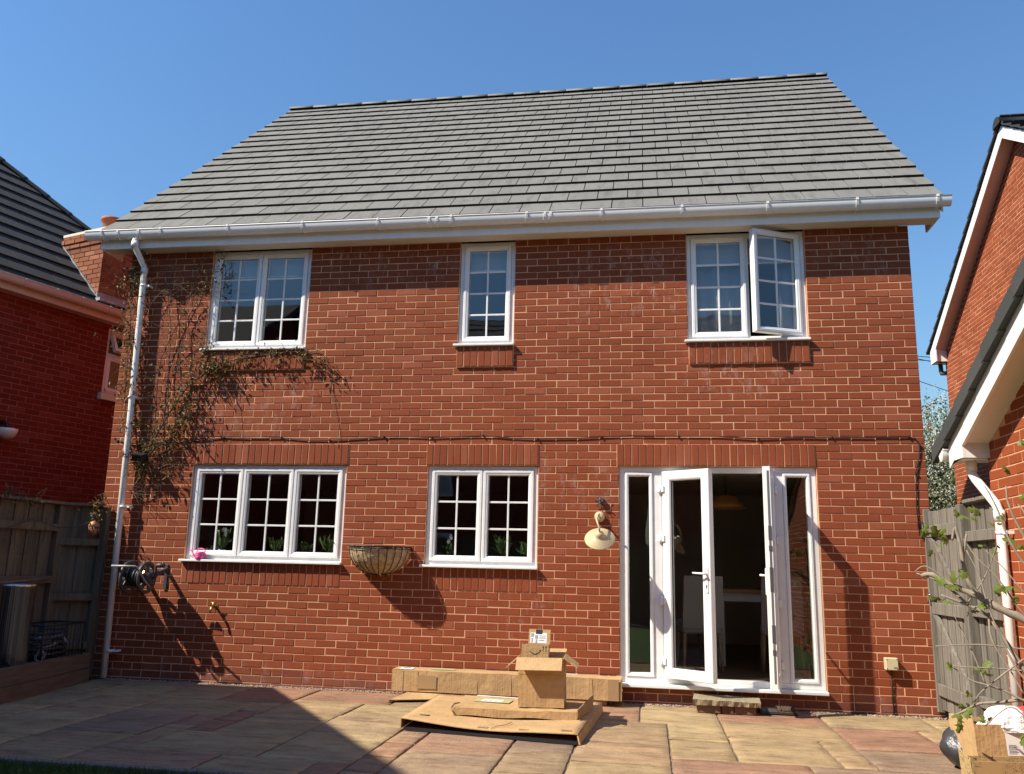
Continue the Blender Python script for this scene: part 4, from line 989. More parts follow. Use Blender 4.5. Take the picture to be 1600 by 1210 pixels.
def fuzz(p, n, spread, L, down=.6):
    for _ in range(n):
        q = p + Vector((rp.gauss(0,spread), -abs(rp.gauss(0,.045)), rp.gauss(0,spread))); q.y = min(q.y, -.02)
        leaf_blade(V, F, q, Vector((rp.gauss(0,.6), rp.gauss(-.3,.4), rp.gauss(-down,.5))), rv(), L*rp.uniform(.6,1.35), L*rp.uniform(.13,.22))
dens = [(0, 3, 5, .06), (0, 10, 6, .05), (1, 0, 7, .05), (7, 0, 9, .06), (8, 0, 8, .05), (2, 0, 9, .05), (4, 0, 3, .06), (3, 0, 2, .05), (5, 0, 3, .05)]
for si, i0, n, sp in dens:
    P = allp[si]
    for p in P[i0:]: fuzz(p, int(n*1.4), sp, .05)
for px, py, n, sp in ((300,640,70,.08),(285,665,70,.08),(268,690,60,.09),(330,570,80,.08),(380,562,30,.05),(430,557,22,.04),(480,556,16,.035),(345,580,60,.07),(212,430,60,.10),(196,440,50,.08),(200,520,40,.09),(200,610,40,.09),(215,660,40,.07),(240,700,40,.07),(265,735,30,.06),(330,450,40,.07),(345,420,30,.05)):
    fuzz(at(px, py, -.05), n, sp, .055)
leaves_obj('foliage', V, F, M['climber_leaf'], cl, 'stuff')
# climber scraps along the fence top
cf = empty('creeper', (-.2, -1.0, 1.8), 'straggling leafy creeper along the top of the left fence', 'climber')
V = []; F = []; tw = MB()
base = [at(x, y, Y) for x, y, Y in ((5,775,-1.5),(15,772,-1.45),(25,774,-1.35),(40,778,-1.2),(55,782,-1.0),(150,788,-.22),(158,786,-.18),(165,784,-.1))]
for p in base:
    for _ in range(9): 
        q = p + rv(.04); leaf_blade(V, F, q, Vector((rp.gauss(0,.6), rp.gauss(-.2,.4), rp.gauss(.2,.6))), rv(), rp.uniform(.04,.07), rp.uniform(.009,.014))
    for _ in range(2): q = p + rv(.02); tw.tube([q, q + Vector((rp.gauss(0,.05), rp.gauss(0,.03), rp.uniform(-.05,.12))), q + Vector((rp.gauss(0,.09), rp.gauss(0,.04), rp.uniform(-.1,.12)))], .003, 5)
tw.tube([at(x, y, Y) for x, y, Y in ((0,828,-1.4),(50,812,-1.0),(90,824,-.5),(120,823,-.32),(142,815,-.2))], .006, 5)
for _ in range(14):
    p = at(rp.uniform(0,80), 800, -1.1); q = [p]
    for k in range(5): q.append(q[-1] + Vector((rp.gauss(0,.03), rp.gauss(0,.02), -rp.uniform(.02,.14))))
    tw.tube([x + Vector((.05,0,0)) for x in q], .002, 4)
c = at(150, 806, -.19)
for _ in range(60): leaf_blade(V, F, c + rv(.035), Vector((rp.gauss(0,.5), -.3, rp.gauss(-.4,.5))), rv(), .035, .011)
leaves_obj('foliage', V, F, M['climber_leaf'], cf, 'stuff'); tag(tw.build('twigs', M['bark'], cf), kind='stuff')

# fig shrub at the right
fg = empty('fig_shrub', (8.42, -2.75, 0), 'bare-branched fig with young green leaves in front of the gate', 'shrub')
fy = -2.75
def figp(pix, Y, Yend=None):
    n = len(pix); return path(pix, lambda i: Y + ((Yend if Yend is not None else Y) - Y)*i/max(1, n-1))
figs = [([(1680,1000),(1640,990),(1600,968),(1560,950),(1535,935),(1512,925),(1480,912),(1456,898),(1440,900)], .030, -2.9, -2.6),
        ([(1535,935),(1515,912),(1505,880),(1500,850),(1492,825),(1488,845)], .016, -2.75, -2.7), ([(1503,880),(1508,850),(1510,835)], .012, -2.72, -2.7),
        ([(1512,945),(1490,925),(1465,908),(1432,896)], .010, -2.7, -2.55), ([(1505,925),(1470,900),(1445,885),(1430,893)], .007, -2.65, -2.6),
        ([(1680,1085),(1620,1070),(1590,1030),(1560,985),(1540,960),(1510,945),(1470,930)], .015, -2.9, -2.65),
        ([(1650,1105),(1600,1095),(1560,1098),(1530,1100),(1505,1112),(1488,1120)], .012, -2.85, -2.6), ([(1640,1110),(1600,1095),(1570,1080),(1540,1070),(1515,1062),(1486,1040)], .008, -2.85, -2.7),
        ([(1650,1060),(1610,1050),(1560,1045),(1500,1042),(1480,1038)], .006, -2.85, -2.7), ([(1650,1020),(1600,1015),(1540,1008),(1500,1008),(1462,1010)], .006, -2.85, -2.7),
        ([(1640,1075),(1600,1060),(1570,1010),(1545,950),(1530,900),(1510,860)], .007, -2.95, -2.75), ([(1640,920),(1600,880),(1575,840),(1560,800),(1545,770),(1538,760)], .008, -3.0, -2.9),
        ([(1660,900),(1610,850),(1590,820),(1575,785),(1572,760)], .010, -3.0, -2.95), ([(1650,1000),(1600,960),(1560,905),(1525,870),(1505,842)], .006, -2.9, -2.7), ([(1640,960),(1600,925),(1570,890),(1540,860)], .005, -2.95, -2.8), ([(1650,1085),(1610,1120),(1580,1105),(1555,1120),(1540,1135)], .005, -2.9, -2.8), ([(1640,900),(1600,800),(1585,790)], .006, -3.0, -2.9), ([(1510,945),(1540,900),(1558,850)], .005, -2.7, -2.8), ([(1540,1070),(1520,1020),(1500,980),(1490,960)], .006, -2.75, -2.7), ([(1600,1030),(1560,1060),(1530,1085),(1520,1105)], .006, -2.85, -2.75), ([(1545,958),(1550,1000),(1580,1050),(1600,1085)], .008, -2.75, -2.85)]
tips = []
for pix, r, a, b in figs:
    P = figp(pix, a, b); n = len(P)
    MB().tube(P, [r*(1-.55*i/n)*(1 + .12*math.sin(i*2.1)) for i in range(n)], 8).build('branch', M['bark_fig'], fg); tips.append(P[-1])
tb = figs[0]; t0 = at(1680, 1000, -2.9)
MB().tube([(8.62, -3.05, 0), (8.66, -3.02, .4), (8.60, -2.98, .7), t0], [.05,.045,.042,.032], 10).build('trunk', M['bark_fig'], fg)
def fig_leaf(p, d, nrm, L):
    V = []; F = []; d = d.normalized(); s = d.cross(nrm).normalized(); n = s.cross(d); cen = p + d*L*.45
    pro = [(0,.0),(.12,.25),(.02,.42),(.30,.36),(.52,.62),(.50,.30),(.62,.24),(.82,.30),(1.0,.0)]
    full = [(a, b) for a, b in pro] + [(a, -b) for a, b in pro[-2:0:-1]]
    pts = [p + d*(a*L) + s*(b*L*.85) - n*(abs(b)*L*.25) - n*(a*a*L*.2) for a, b in full]; V = [tuple(cen)] + [tuple(x) for x in pts]
    m = len(pts); F = [(0, 1+i, 1+(i+1) % m) for i in range(m)]
    return V, F
spots = [(1440,838,9),(1462,840,9),(1480,845,8),(1455,860,8),(1515,800,7),(1500,806,8),(1535,797,8),(1470,920,8),(1490,915,9),(1515,905,9),(1475,935,7),(1468,932,6),(1575,915,10),(1548,850,8),(1590,850,8),(1560,930,7),(1533,945,7),(1598,755,8),(1580,735,8),(1605,780,8),(1596,700,7),(1535,1040,6),(1540,1055,6),(1520,1050,6),(1485,1040,5),(1520,1085,5),(1516,1100,5),(1500,1120,7),(1495,1128,7),(1508,1112,6),(1545,1122,5),(1540,1130,4),(1600,1150,8),(1560,820,6),(1570,800,6),(1450,828,6),(1553,865,6),(1590,940,6),(1515,960,5)]
for px, py, k in spots:
    p = at(px + rp.uniform(-3,3), py + rp.uniform(-3,3), rp.uniform(-2.9, -2.65))
    for _ in range(2):
        V, F = fig_leaf(p + rv(.012), Vector((rp.gauss(0,.8), rp.gauss(-.3,.5), rp.gauss(.25,.6))), Vector((rp.gauss(0,.4), -.7, .7)) + rv(.3), .0090*k*rp.uniform(.7,1.2))
        leaves_obj('leaf', V, F, M['fig_leaf'], fg)

# blossom tree beyond the gap
TC = Vector((12.75, 12.6, 0))
tr = empty('blossom_tree', TC, 'tall hawthorn covered in cream blossom between the two houses', 'tree')
MB().tube([TC, TC+Vector((-.05,-.05,1.7)), TC+Vector((.05,0,3.2)), TC+Vector((-.1,-.1,4.8))], [.13,.11,.08,.04], 8).build('trunk', M['bark'], tr)
V = []; F = []; VB = []; FB_ = []; tw = MB()
for _ in range(75):
    a = rp.uniform(0, 6.28); h = rp.uniform(1.0, 4.6); p = TC + Vector((0, -.05, h)); q = [p]; d = Vector((math.cos(a), math.sin(a), rp.uniform(.2, 1.1))).normalized()
    for k in range(6): d = (d + rv(.22)).normalized(); q.append(q[-1] + d*rp.uniform(.14,.30))
    tw.tube(q, [.03,.024,.018,.013,.009,.005,.003], 5)
    for pt in q[1:]:
        for _ in range(28):
            c = pt + rv(.17); leaf_blade(V, F, c, rv(), rv(), rp.uniform(.05,.09), rp.uniform(.018,.03))
        for _ in range(7):
            c = pt + rv(.2)
            for _ in range(10): leaf_blade(VB, FB_, c + rv(.045), rv(), rv(), rp.uniform(.03,.05), rp.uniform(.014,.022))
tag(tw.build('limbs', M['bark'], tr), kind='stuff'); leaves_obj('crown', V, F, M['tree_leaf'], tr, 'stuff'); leaves_obj('blossom', VB, FB_, M['blossom'], tr, 'stuff')
# overhead wires
for px0, py0, px1, py1, lab in ((1425,556,1500,563,'uppermost thin overhead wire between the two houses'), (1425,559,1500,575,'second thin overhead wire between the two houses'), (1425,562,1500,568,'third thin overhead wire between the two houses'), (1425,592,1500,618,'lowest sagging overhead wire above the blossom tree')):
    a, b = at(px0, py0, 14), at(px1, py1, 14); e = b - a; mb = MB(); mb.tube([a - e*1.5, a, b, b + e*1.5], .010, 5); tag(mb.build('overhead_wire', M['black']), lab, 'wire')

# ------------------------------------------------------------------ gate and fence panel on the right
gt = empty('side_gate', (8.62, -.45, 0), 'grey ledged and braced timber gate beside the right house corner', 'gate')
gx = 8.635; gy0, gy1 = -.03, -.92; nb = 9
for i in range(nb):
    a = gy0 + (gy1-gy0)*i/nb; b = gy0 + (gy1-gy0)*(i+1)/nb; mb = MB(); k = .003*(i % 2)
    mb.cbox(gx+k*2, gx+.018+k*2, b+.006, a-.005, .075, 1.86+random.uniform(-.006,.006), .003); mb.build('board', M['greywood'], gt)
mb = MB(); mb.cbox(gx-.040, gx+.024, gy0-.001, gy0+.055, .05, 1.885, .004); mb.build('stile', M['greywood'], gt)
for z in (1.62, .92, .20):
    mb = MB(); mb.cbox(gx-.030, gx-.001, gy1+.01, gy0-.004, z, z+.105, .004); mb.build('ledge', M['greywood'], gt)
for z0, z1 in ((.31, .915), (1.03, 1.615)):
    mb = MB(); s = [(gx-.028, gy1+.02, z0), (gx-.028, gy1+.11, z0), (gx-.028, gy0-.02, z1), (gx-.028, gy0-.11, z1)]
    mb.prism(s, (.026, 0, 0)); mb.build('brace', M['greywood'], gt)
mb = MB(); mb.cbox(gx-.05, gx-.04, gy0-.06, gy0+.03, 1.66, 1.70, .002); mb.tube([(gx-.052, gy0+.01, 1.60), (gx-.052, gy0+.01, 1.76)], .010, 8); mb.build('gate_hinge', M['black'], gt)
mb = MB(); mb.cbox(gx-.048, gx-.04, gy0-.10, gy0+.04, 1.075, 1.115, .003); mb.tube([(gx-.05, gy0-.09, 1.095), (gx-.075, gy0-.06, 1.095), (gx-.05, gy0-.02, 1.095)], .006, 6); mb.build('latch', M['steel_dull'], gt)
MB().tube([(gx-.055, gy0-.01, 1.10), (gx-.06, gy0-.015, 1.02), (gx-.065, gy0-.03, 1.04), (gx-.058, gy0-.02, 1.10)], .004, 6).build('string', M['twig'], gt)
tag(MB().cbox(8.575, 8.675, -1.04, -.945, 0, 1.86, .005).build('fence_post', M['greywood']), 'square timber post between the grey gate and fence panel', 'post')
pn = empty('garden_fence', (8.65, -1.35, 0), 'short pale board fence panel between gate post and garage', 'fence')
for i in range(6):
    a = -1.045 - i*.104; MB().cbox(8.655+.008*(i % 2), 8.668+.008*(i % 2), a-.098, a-.004, .03, 1.83, .002).build('board', M['greywood'], pn)
for z in (1.55, .95, .25): MB().cbox(8.605, 8.654, -1.665, -1.045, z, z+.085, .004).build('rail', M['greywood'], pn)
MB().cbox(8.60, 8.70, -1.67, -1.042, 1.865, 1.895, .004).build('capping', M['greywood'], pn)

# ------------------------------------------------------------------ things fixed to the wall
# hose reel, axle parallel to the wall
hr = empty('hose_reel', (.7, -.3, 1.0), 'dark grey wall-mounted hose reel beside the white downpipe', 'hose reel')
cz, cyy = 1.06, -.29; xa, xb = .60, .80
def disc(x, r, nm):
    mb = MB(); n = 28
    for k in range(n):                     # rim
        pass
    prof = [(r, -.012), (r+.004, 0), (r, .012), (r-.035, .008), (r-.035, -.008), (r, -.012)]
    rings = []
    for rr, o in prof: rings.append(mb.pts([(x+o, cyy + rr*math.cos(2*math.pi*k/n), cz + rr*math.sin(2*math.pi*k/n)) for k in range(n)]))
    for a, b in zip(rings, rings[1:]):
        for k in range(n): j = (k+1) % n; mb.face(a+k, a+j, b+j, b+k, smooth=True)
    for i in range(5):                     # broad spokes leaving slots between them
        a = i*2*math.pi/5 + .3; u = Vector((0, math.cos(a), math.sin(a))); t = Vector((0, -math.sin(a), math.cos(a))); c = Vector((x, cyy, cz))
        q = [c + u*.03 - t*.022, c + u*(r-.03) - t*.034, c + u*(r-.03) + t*.034, c + u*.03 + t*.022]
        mb.hexa([p - Vector((.005,0,0)) for p in q] + [p + Vector((.005,0,0)) for p in q])
    return mb.build(nm, M['darkgrey'], hr)
disc(xa, .165, 'flange'); disc(xb, .165, 'flange')
MB().tube([(xa-.03, cyy, cz), (xb+.06, cyy, cz)], .055, 16).build('drum', M['darkgrey'], hr)
MB().tube([(xa-.05, cyy, cz-.09), (xa-.10, cyy, cz-.09), (xa-.125, cyy-.02, cz-.09)], [.016,.014,.012], 10).build('hose_inlet', M['brass'], hr)
mb = MB(); mb.tube([(xa-.045, cyy+.02, cz+.10), (xa-.045, -.54, cz+.115), (xa-.03, -.56, cz+.115), (xb+.02, -.56, cz+.115), (xb+.035, -.54, cz+.11), (xb+.035, cyy-.10, cz-.02), (xb+.035, cyy+.02, cz-.10)], .011, 8); mb.build('guide_bar', M['greymetal'], hr)
mb = MB()
for x in (xb+.05, xa-.055):
    mb.hexa([(x-.010, -.018, cz+.06), (x+.012, -.018, cz+.06), (x+.012, cyy-.03, cz-.025), (x-.010, cyy-.03, cz-.025), (x-.010, -.018, cz+.10), (x+.012, -.018, cz+.10), (x+.012, cyy-.03, cz+.03), (x-.010, cyy-.03, cz+.03)])
    mb.cbox(x-.018, x+.020, -.017, -.005, cz-.13, cz+.14, .003)
mb.cbox(xa-.037, xb+.032, -.014, -.006, cz+.04, cz+.09, .003); mb.build('bracket', M['darkgrey'], hr)
mb = MB(); mb.tube([(xb+.07, cyy, cz), (xb+.10, cyy, cz), (xb+.10, cyy-.01, cz+.12), (xb+.12, cyy-.01, cz+.13), (xb+.19, cyy-.01, cz+.13)], [.014,.014,.013,.018,.024], 10); mb.build('crank_handle', M['darkgrey'], hr)
mb = MB()
for i in range(5):
    x = xa+.025+i*.035; mb.tube([(x, cyy+.085*math.cos(a*.3), cz+.085*math.sin(a*.3)) for a in range(22)], .014, 6)
mb.build('hose_coil', M['black'], hr)
MB().tube([(xb+.03, cyy-.08, cz+.03), (xb+.03, cyy-.13, cz+.06)], .018, 8).build('nozzle', M['brass'], hr)
# tap
tp = empty('garden_tap', (1.476, -.05, .76), 'small brass outside tap on the brick wall', 'tap')
c = Vector((1.455, 0, .775))
mb = MB(); mb.tube([c + Vector((0,0,0)), c + Vector((0,-.05,0)), c + Vector((0,-.085,-.004)), c + Vector((0,-.105,-.03)), c + Vector((0,-.108,-.06))], [.012,.013,.014,.012,.011], 10); mb.tube([c + Vector((0,-.06,0)), c + Vector((0,-.062,.035))], [.013,.010], 10); mb.tube([c + Vector((0,-.003,0)), c + Vector((0,-.008,0))], .03, 14); mb.build('body', M['brass'], tp)
mb = MB(); mb.tube([c + Vector((-.032,-.062,.042)), c + Vector((0,-.062,.038)), c + Vector((.032,-.062,.042))], .007, 8); mb.build('tap_handle', M['brass'], tp)
# floodlight
fl = empty('floodlight', (.46, -.1, 2.34), 'small black floodlight under the climber near the downpipe', 'light')
c = Vector((.47, -.13, 2.35)); m = Matrix.Translation(c) @ Matrix.Rotation(R(28), 4, 'X') @ Matrix.Rotation(R(-15), 4, 'Z')
mb = MB(); mb.m = m; mb.hexa([(-.09,-.05,-.035),(.09,-.05,-.035),(.06,.05,-.03),(-.06,.05,-.03),(-.09,-.05,.05),(.09,-.05,.05),(.06,.05,.03),(-.06,.05,.03)]); mb.build('housing', M['black'], fl)
mb = MB(); mb.m = m; mb.cbox(-.08,.08,-.058,-.0505,-.03,.045,.003); mb.build('lens', M['glass'], fl)
MB().tube([c + Vector((0,.04,0)), c + Vector((0,.09,-.02)), (c.x, -.005, c.z-.02)], .018, 8).build('arm', M['black'], fl)
# cable clipped along the wall
cp = [(180,686),(205,694),(240,691),(300,690),(350,684),(405,685),(440,684),(478,688),(515,688),(550,686),(600,683),(625,682),(675,684),(730,682),(755,681),(800,685),(840,686),(900,685),(940,683),(985,681),(1060,682),(1120,682),(1185,686),(1230,684),(1300,684),(1360,684),(1420,683),(1430,685),(1437,696),(1436,715),(1431,740),(1432,790),(1437,835)]
cb = empty('wall_cable', (4.3, -.012, 2.5), 'black cable clipped along the facade above the ground floor windows', 'cable')
P = [at(x, y, -.014) for x, y in cp]; MB().tube(P, .0055, 6).build('cable', M['black'], cb)
for x in range(0, len(P), 2):
    p = P[x]; MB().cbox(p.x-.006, p.x+.006, -.026, -.004, p.z-.010, p.z+.012, .002).build('clip', M['black'], cb)
# junction box with its cable
jb = empty('junction_box', (8.21, -.05, .46), 'cream weatherproof junction box low on the wall right of the doors', 'box')
MB().cbox(8.155, 8.268, -.075, -.006, .405, .515, .006).build('box', M['box_cream'], jb)
MB().cbox(8.160, 8.263, -.079, -.0755, .41, .51, .002).build('lid', M['box_cream'], jb)
for dx, dz in ((.012,.012),(.1,.012),(.012,.098),(.1,.098)): MB().tube([(8.155+dx, -.0785, .405+dz), (8.155+dx, -.081, .405+dz)], .005, 8).build('screw', M['darkgrey'], jb)
MB().cbox(8.225, 8.255, -.0805, -.0795, .425, .434, .0003).build('rating_mark', M['ink'], jb)
MB().tube([(8.215, -.04, .40), (8.215, -.02, .34), (8.214, -.015, .2), (8.216, -.018, .0)], .007, 6).build('cable', M['black'], jb)
# lamp
wl = empty('wall_lamp', (5.53, -.2, 1.8), 'cream enamel wall lamp with swan neck and wide shade', 'lamp')
c = at(937, 808, 0); bx, bz = c.x, c.z
mb = MB(); mb.m = Matrix.Translation((bx, -.004, bz)) @ Matrix.Rotation(R(90), 4, 'X'); mb.lathe([(.001,.05),(.03,.05),(.045,.04),(.052,.028),(.052,0)], n=22); mb.build('wall_rose', M['lampcream'], wl)
sh = Vector((5.535, -.30, 1.552)); tl = R(46); ax = Vector((0, -math.sin(tl), math.cos(tl))); cap = sh + ax*.088
MB().tube([(bx, -.045, bz-.005), (bx, -.16, bz+.02), (bx-.006, -.27, bz+.0), (bx-.012, -.345, bz-.045), (cap.x, cap.y-.012, cap.z+.035), cap], .009, 8).build('swan_neck', M['lampcream'], wl)
mb = MB(); mb.m = Matrix.Translation(sh) @ Matrix.Rotation(tl, 4, 'X'); mb.lathe([(.001,.085),(.028,.08),(.042,.058),(.046,.034),(.052,.026),(.146,-.006),(.150,-.014),(.144,-.012),(.05,.018),(.001,.02)], n=32); mb.build('shade', M['lampcream'], wl)
mb = MB(); mb.m = Matrix.Translation(sh) @ Matrix.Rotation(tl, 4, 'X'); mb.lathe([(.001,-.07),(.028,-.06),(.034,-.035),(.02,.0),(.018,.02)], n=16); mb.build('bulb', M['white'], wl)
# dark bracket and nest scraps above the lamp
mb = MB(); c = at(940, 783, -.03)
for _ in range(26): q = c + rv(.018); mb.tube([q, q + rv(.022)], .004, 4)
mb.cbox(c.x-.02, c.x+.022, -.05, -.006, c.z-.03, c.z+.03, .006); tag(mb.build('cable_gland', M['darkgrey']), 'dark frayed cable end on the wall above the cream lamp', 'cable')
# hanging basket
hb = empty('wall_basket', (3.243, -.17, 1.3), 'half-round black wire basket with coir liner between the lower windows', 'basket')
bc = Vector((3.243, -.012, 1.43)); RX, RYb = .327, .345
def bp(a, s):                       # a: 0..pi round the rim, s: 0 rim .. 1 bottom
    k = math.cos(s*math.pi/2)**.8 if s < 1 else 0
    return bc + Vector((-RX*math.cos(a)*k, -RYb*math.sin(a)*k, -.285*math.sin(s*math.pi/2)))
mb = MB(); n, m_ = 30, 12; b = None
pts = []
rl = random.Random(9)
for j in range(m_+1):
    for i in range(n+1):
        p = bp(math.pi*i/n, j/m_*.985); p = bc + (p-bc)*.965; p += Vector((rl.gauss(0,.004), rl.gauss(0,.004), rl.gauss(0,.003)))
        if j == 0: p.z -= rl.uniform(.005,.03)
        p.y = min(p.y, -.008); pts.append(p)
b = mb.pts(pts)
for j in range(m_):
    for i in range(n): k = b + j*(n+1) + i; mb.face(k, k+1, k+n+2, k+n+1, smooth=True)
mb.build('coir_liner', M['coir'], hb)
mb = MB(); mb.tube([bp(math.pi*i/24, 0) for i in range(25)], .0065, 7); mb.tube([bp(0,0), bp(math.pi,0)], .0065, 7); mb.tube([bp(math.pi*i/24, 0) + Vector((0,0,-.022)) for i in range(25)], .004, 6); mb.build('rim', M['blackmetal'], hb)
for i in range(1, 12):
    a = math.pi*i/12; MB().tube([bp(a, s/10) for s in range(10)] + [bc + Vector((0,-.02,-.287))], .0038, 6).build('wire', M['blackmetal'], hb)
mb = MB(); mb.tube([bp(.0,0), bc + Vector((-.22,-.004,-.2)), bc + Vector((0,-.004,-.288)), bc + Vector((.22,-.004,-.2)), bp(math.pi,0)], .005, 6); mb.build('back_frame', M['blackmetal'], hb)
fz = MB()
for _ in range(260):
    a = rl.uniform(0, math.pi); s = abs(rl.gauss(0,.3)); s = min(s, .9); p = bc + (bp(a, s)-bc)*.985; d = Vector((rl.gauss(0,1), rl.gauss(0,1), rl.gauss(0,1))).normalized()*rl.uniform(.012,.04); fz.tube([p, p + d*.5 + Vector((0,-.006,0)), p + d], .0013, 3)
tag(fz.build('loose_coir', M['coir'], hb), kind='stuff')
# watering can on the sill
wc_ = empty('watering_can', (1.12, -.02, 1.262), 'small bright pink watering can on the lower left window sill', 'watering can')
c = at(311, 879, -.022); c.z = 1.2615
mb = MB(); mb.lathe([(.0,0),(.045,0),(.048,.006),(.046,.075),(.040,.08),(.036,.08),(.036,.02)], c, 20)
for z in (.02,.045,.06): mb.lathe([(.047,z),(.050,z+.004),(.047,z+.008)], c, 20)
mb.build('body', M['pink'], wc_)
MB().tube([c + Vector((-.044,0,.02)), c + Vector((-.075,0,.05)), c + Vector((-.09,0,.085)), c + Vector((-.115,0,.10))], [.010,.008,.007,.011], 8).build('spout', M['pink'], wc_)
MB().tube([c + Vector((-.03,0,.078)), c + Vector((-.025,0,.112)), c + Vector((.03,0,.112)), c + Vector((.055,0,.10)), c + Vector((.058,0,.06)), c + Vector((.046,0,.04))], .006, 8).build('handle', M['pink'], wc_)

# ------------------------------------------------------------------ step, drain, tray by the door
st = empty('door_step', (6.7, -.25, 0), 'tilted buff stone slab on three bricks as a step', 'step')
for i, (a, b) in enumerate(((6.425, 6.635), (6.642, 6.75), (6.757, 6.945))): MB().cbox(a, b, -.385, -.28, .002, .070, .004).build('brick', M['brick_step'], st)
for i, (a, b) in enumerate(((6.43, 6.64), (6.72, 6.93))): MB().cbox(a, b, -.20, -.10, .002, .068, .004).build('brick', M['brick_step'], st)
mb = MB(); tp_ = []; nx = 40; ry = random.Random(4)
for y, e in ((-.425, 1), (-.07, 0)):
    for i in range(nx+1): tp_.append((6.385 + .60*i/nx + (.03 if e == 0 else 0), y + (.006*math.sin(i*.7) + ry.uniform(-.002,.002) if e else 0), .112 + (.012*(1-i/nx)) + ry.uniform(-.001,.001)))
lo_ = [(p[0], p[1]+(.010+.005*math.sin(k*1.3) if k <= nx else 0), .072) for k, p in enumerate(tp_)]
b = mb.pts(tp_ + lo_); k2 = 2*(nx+1)
for i in range(nx):
    mb.face(b+i, b+i+1, b+nx+2+i, b+nx+1+i); mb.face(b+k2+i+1, b+k2+i, b+k2+nx+1+i, b+k2+nx+2+i); mb.face(b+i+1, b+i, b+k2+i, b+k2+i+1); mb.face(b+nx+1+i, b+nx+2+i, b+k2+nx+2+i, b+k2+nx+1+i)
mb.face(b, b+nx+1, b+k2+nx+1, b+k2); mb.face(b+2*nx+1, b+nx, b+k2+nx, b+k2+2*nx+1); mb.build('slab', M['plaster'], st)
dg = empty('drain_grate', (7.14, -.2, 0), 'black ribbed gully grate beside the stone step', 'drain')
MB().cbox(6.99, 7.32, -.30, -.06, .002, .016, .004).build('surround', M['black'], dg)
for i in range(8): MB().cbox(7.005, 7.155, -.285+i*.027, -.272+i*.027, .0165, .026, .002).build('bar', M['darkgrey'], dg)
bm = MB(); bm.cbox(7.17, 7.31, -.29, -.07, .0165, .03, .003)
for _ in range(500):
    x, y = ry.uniform(7.17, 7.31), ry.uniform(-.29,-.07); bm.tube([(x,y,.028),(x+ry.gauss(0,.006),y+ry.gauss(0,.006),.05)], .0022, 3)
tag(bm.build('boot_brush', M['bark']), 'square brown bristle boot scraper by the gully grate', 'brush')
# ------------------------------------------------------------------ cardboard
def sticker(parent, m, x0, x1, y0, y1, z, mat, nm='label'):
    s = MB(); s.m = m; s.box(x0, x1, y0, y1, z, z+.0012); return s.build(nm, mat, parent)
def rot(o, rz, rx=0, ry_=0): return Matrix.Translation(o) @ Matrix.Rotation(rz, 4, 'Z') @ Matrix.Rotation(rx, 4, 'X') @ Matrix.Rotation(ry_, 4, 'Y')
# flattened sheet below the long box
fs = empty('cardboard_sheet', (3.9, -.4, 0), 'bent cardboard flap poking out below the long box', 'cardboard')
mb = MB(); mb.hexa([(3.60,-.66,.018),(3.96,-.52,.020),(4.1,-.10,.052),(3.72,-.10,.052),(3.60,-.66,.024),(3.96,-.52,.026),(4.1,-.10,.058),(3.72,-.10,.058)]); mb.hexa([(3.58,-.66,.004),(3.60,-.66,.004),(3.75,-.24,.004),(3.72,-.24,.004),(3.60,-.66,.023),(3.606,-.66,.026),(3.75,-.24,.05),(3.745,-.24,.05)]); mb.build('flap', M['card'], fs)
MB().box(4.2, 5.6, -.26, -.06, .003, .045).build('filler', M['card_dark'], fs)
lb = empty('long_box', (4.62, -.17, .05), 'long narrow closed cardboard box lying against the wall', 'cardboard box')
m = rot((3.515, -.300, .056), R(-.15)); LL, LD, LH = 2.225, .235, .195
mb = MB(); mb.m = m; n = 16                    # slightly bowed, creased faces
rc_ = random.Random(2); ring_ = []
for i in range(n+1):
    x = LL*i/n; o = lambda s: rc_.gauss(0, s)
    ring_.append(mb.pts([(x, o(.0012), o(.001)+.0), (x, .0+o(.0014)-.003*math.sin(math.pi*i/n), LH+o(.002)), (x, LD, LH+o(.002)+.002), (x, LD, 0)]))
for a, b in zip(ring_, ring_[1:]):
    for k in range(4): j = (k+1) % 4; mb.face(a+k, a+j, b+j, b+k)
mb.face(*[ring_[0]+k for k in (3,2,1,0)]); mb.face(*[ring_[-1]+k for k in range(4)]); mb.build('carton', M['card'], lb)
sticker(lb, m, .06, .19, .04, .16, LH+.004, M['paper']); sticker(lb, m, .36, .60, .10, .20, LH+.004, M['green_print'], 'print'); sticker(lb, m, 1.66, 1.80, .19, .225, LH+.004, M['paper'])
for k, (a, b) in enumerate(((.08,.10),(.105,.115),(.125,.15))): sticker(lb, m, a, b, .09, .15, LH+.0055, M['paper_grey'], 'print')
for k in range(7): sticker(lb, m, 2.02+k*.022, 2.02+k*.022+(.016 if k != 3 else .006), .205, .222, LH+.004, M['ink'], 'print')
for x, w, z0, z1 in ((.26,.19,.03,.15), (2.10,.10,.0,.19)):
    s = MB(); s.m = m; s.box(x, x+w, -.0105, -.0090, z0, z1); s.build('tape', M['tape'], lb)
for x in (.11, .26, .85, 1.18, 1.60, 1.95):      # creases
    s = MB(); s.m = m; s.cbox(x, x+.0025, -.0062, -.003, .005, LH-.005, .0006); s.build('crease', M['card'], lb)
sw = MB(); sw.m = m; sw.cbox(.004, .10, .010, LD-.01, LH+.0035, LH+.005, .0005); sw.build('flap_edge', M['card'], lb)
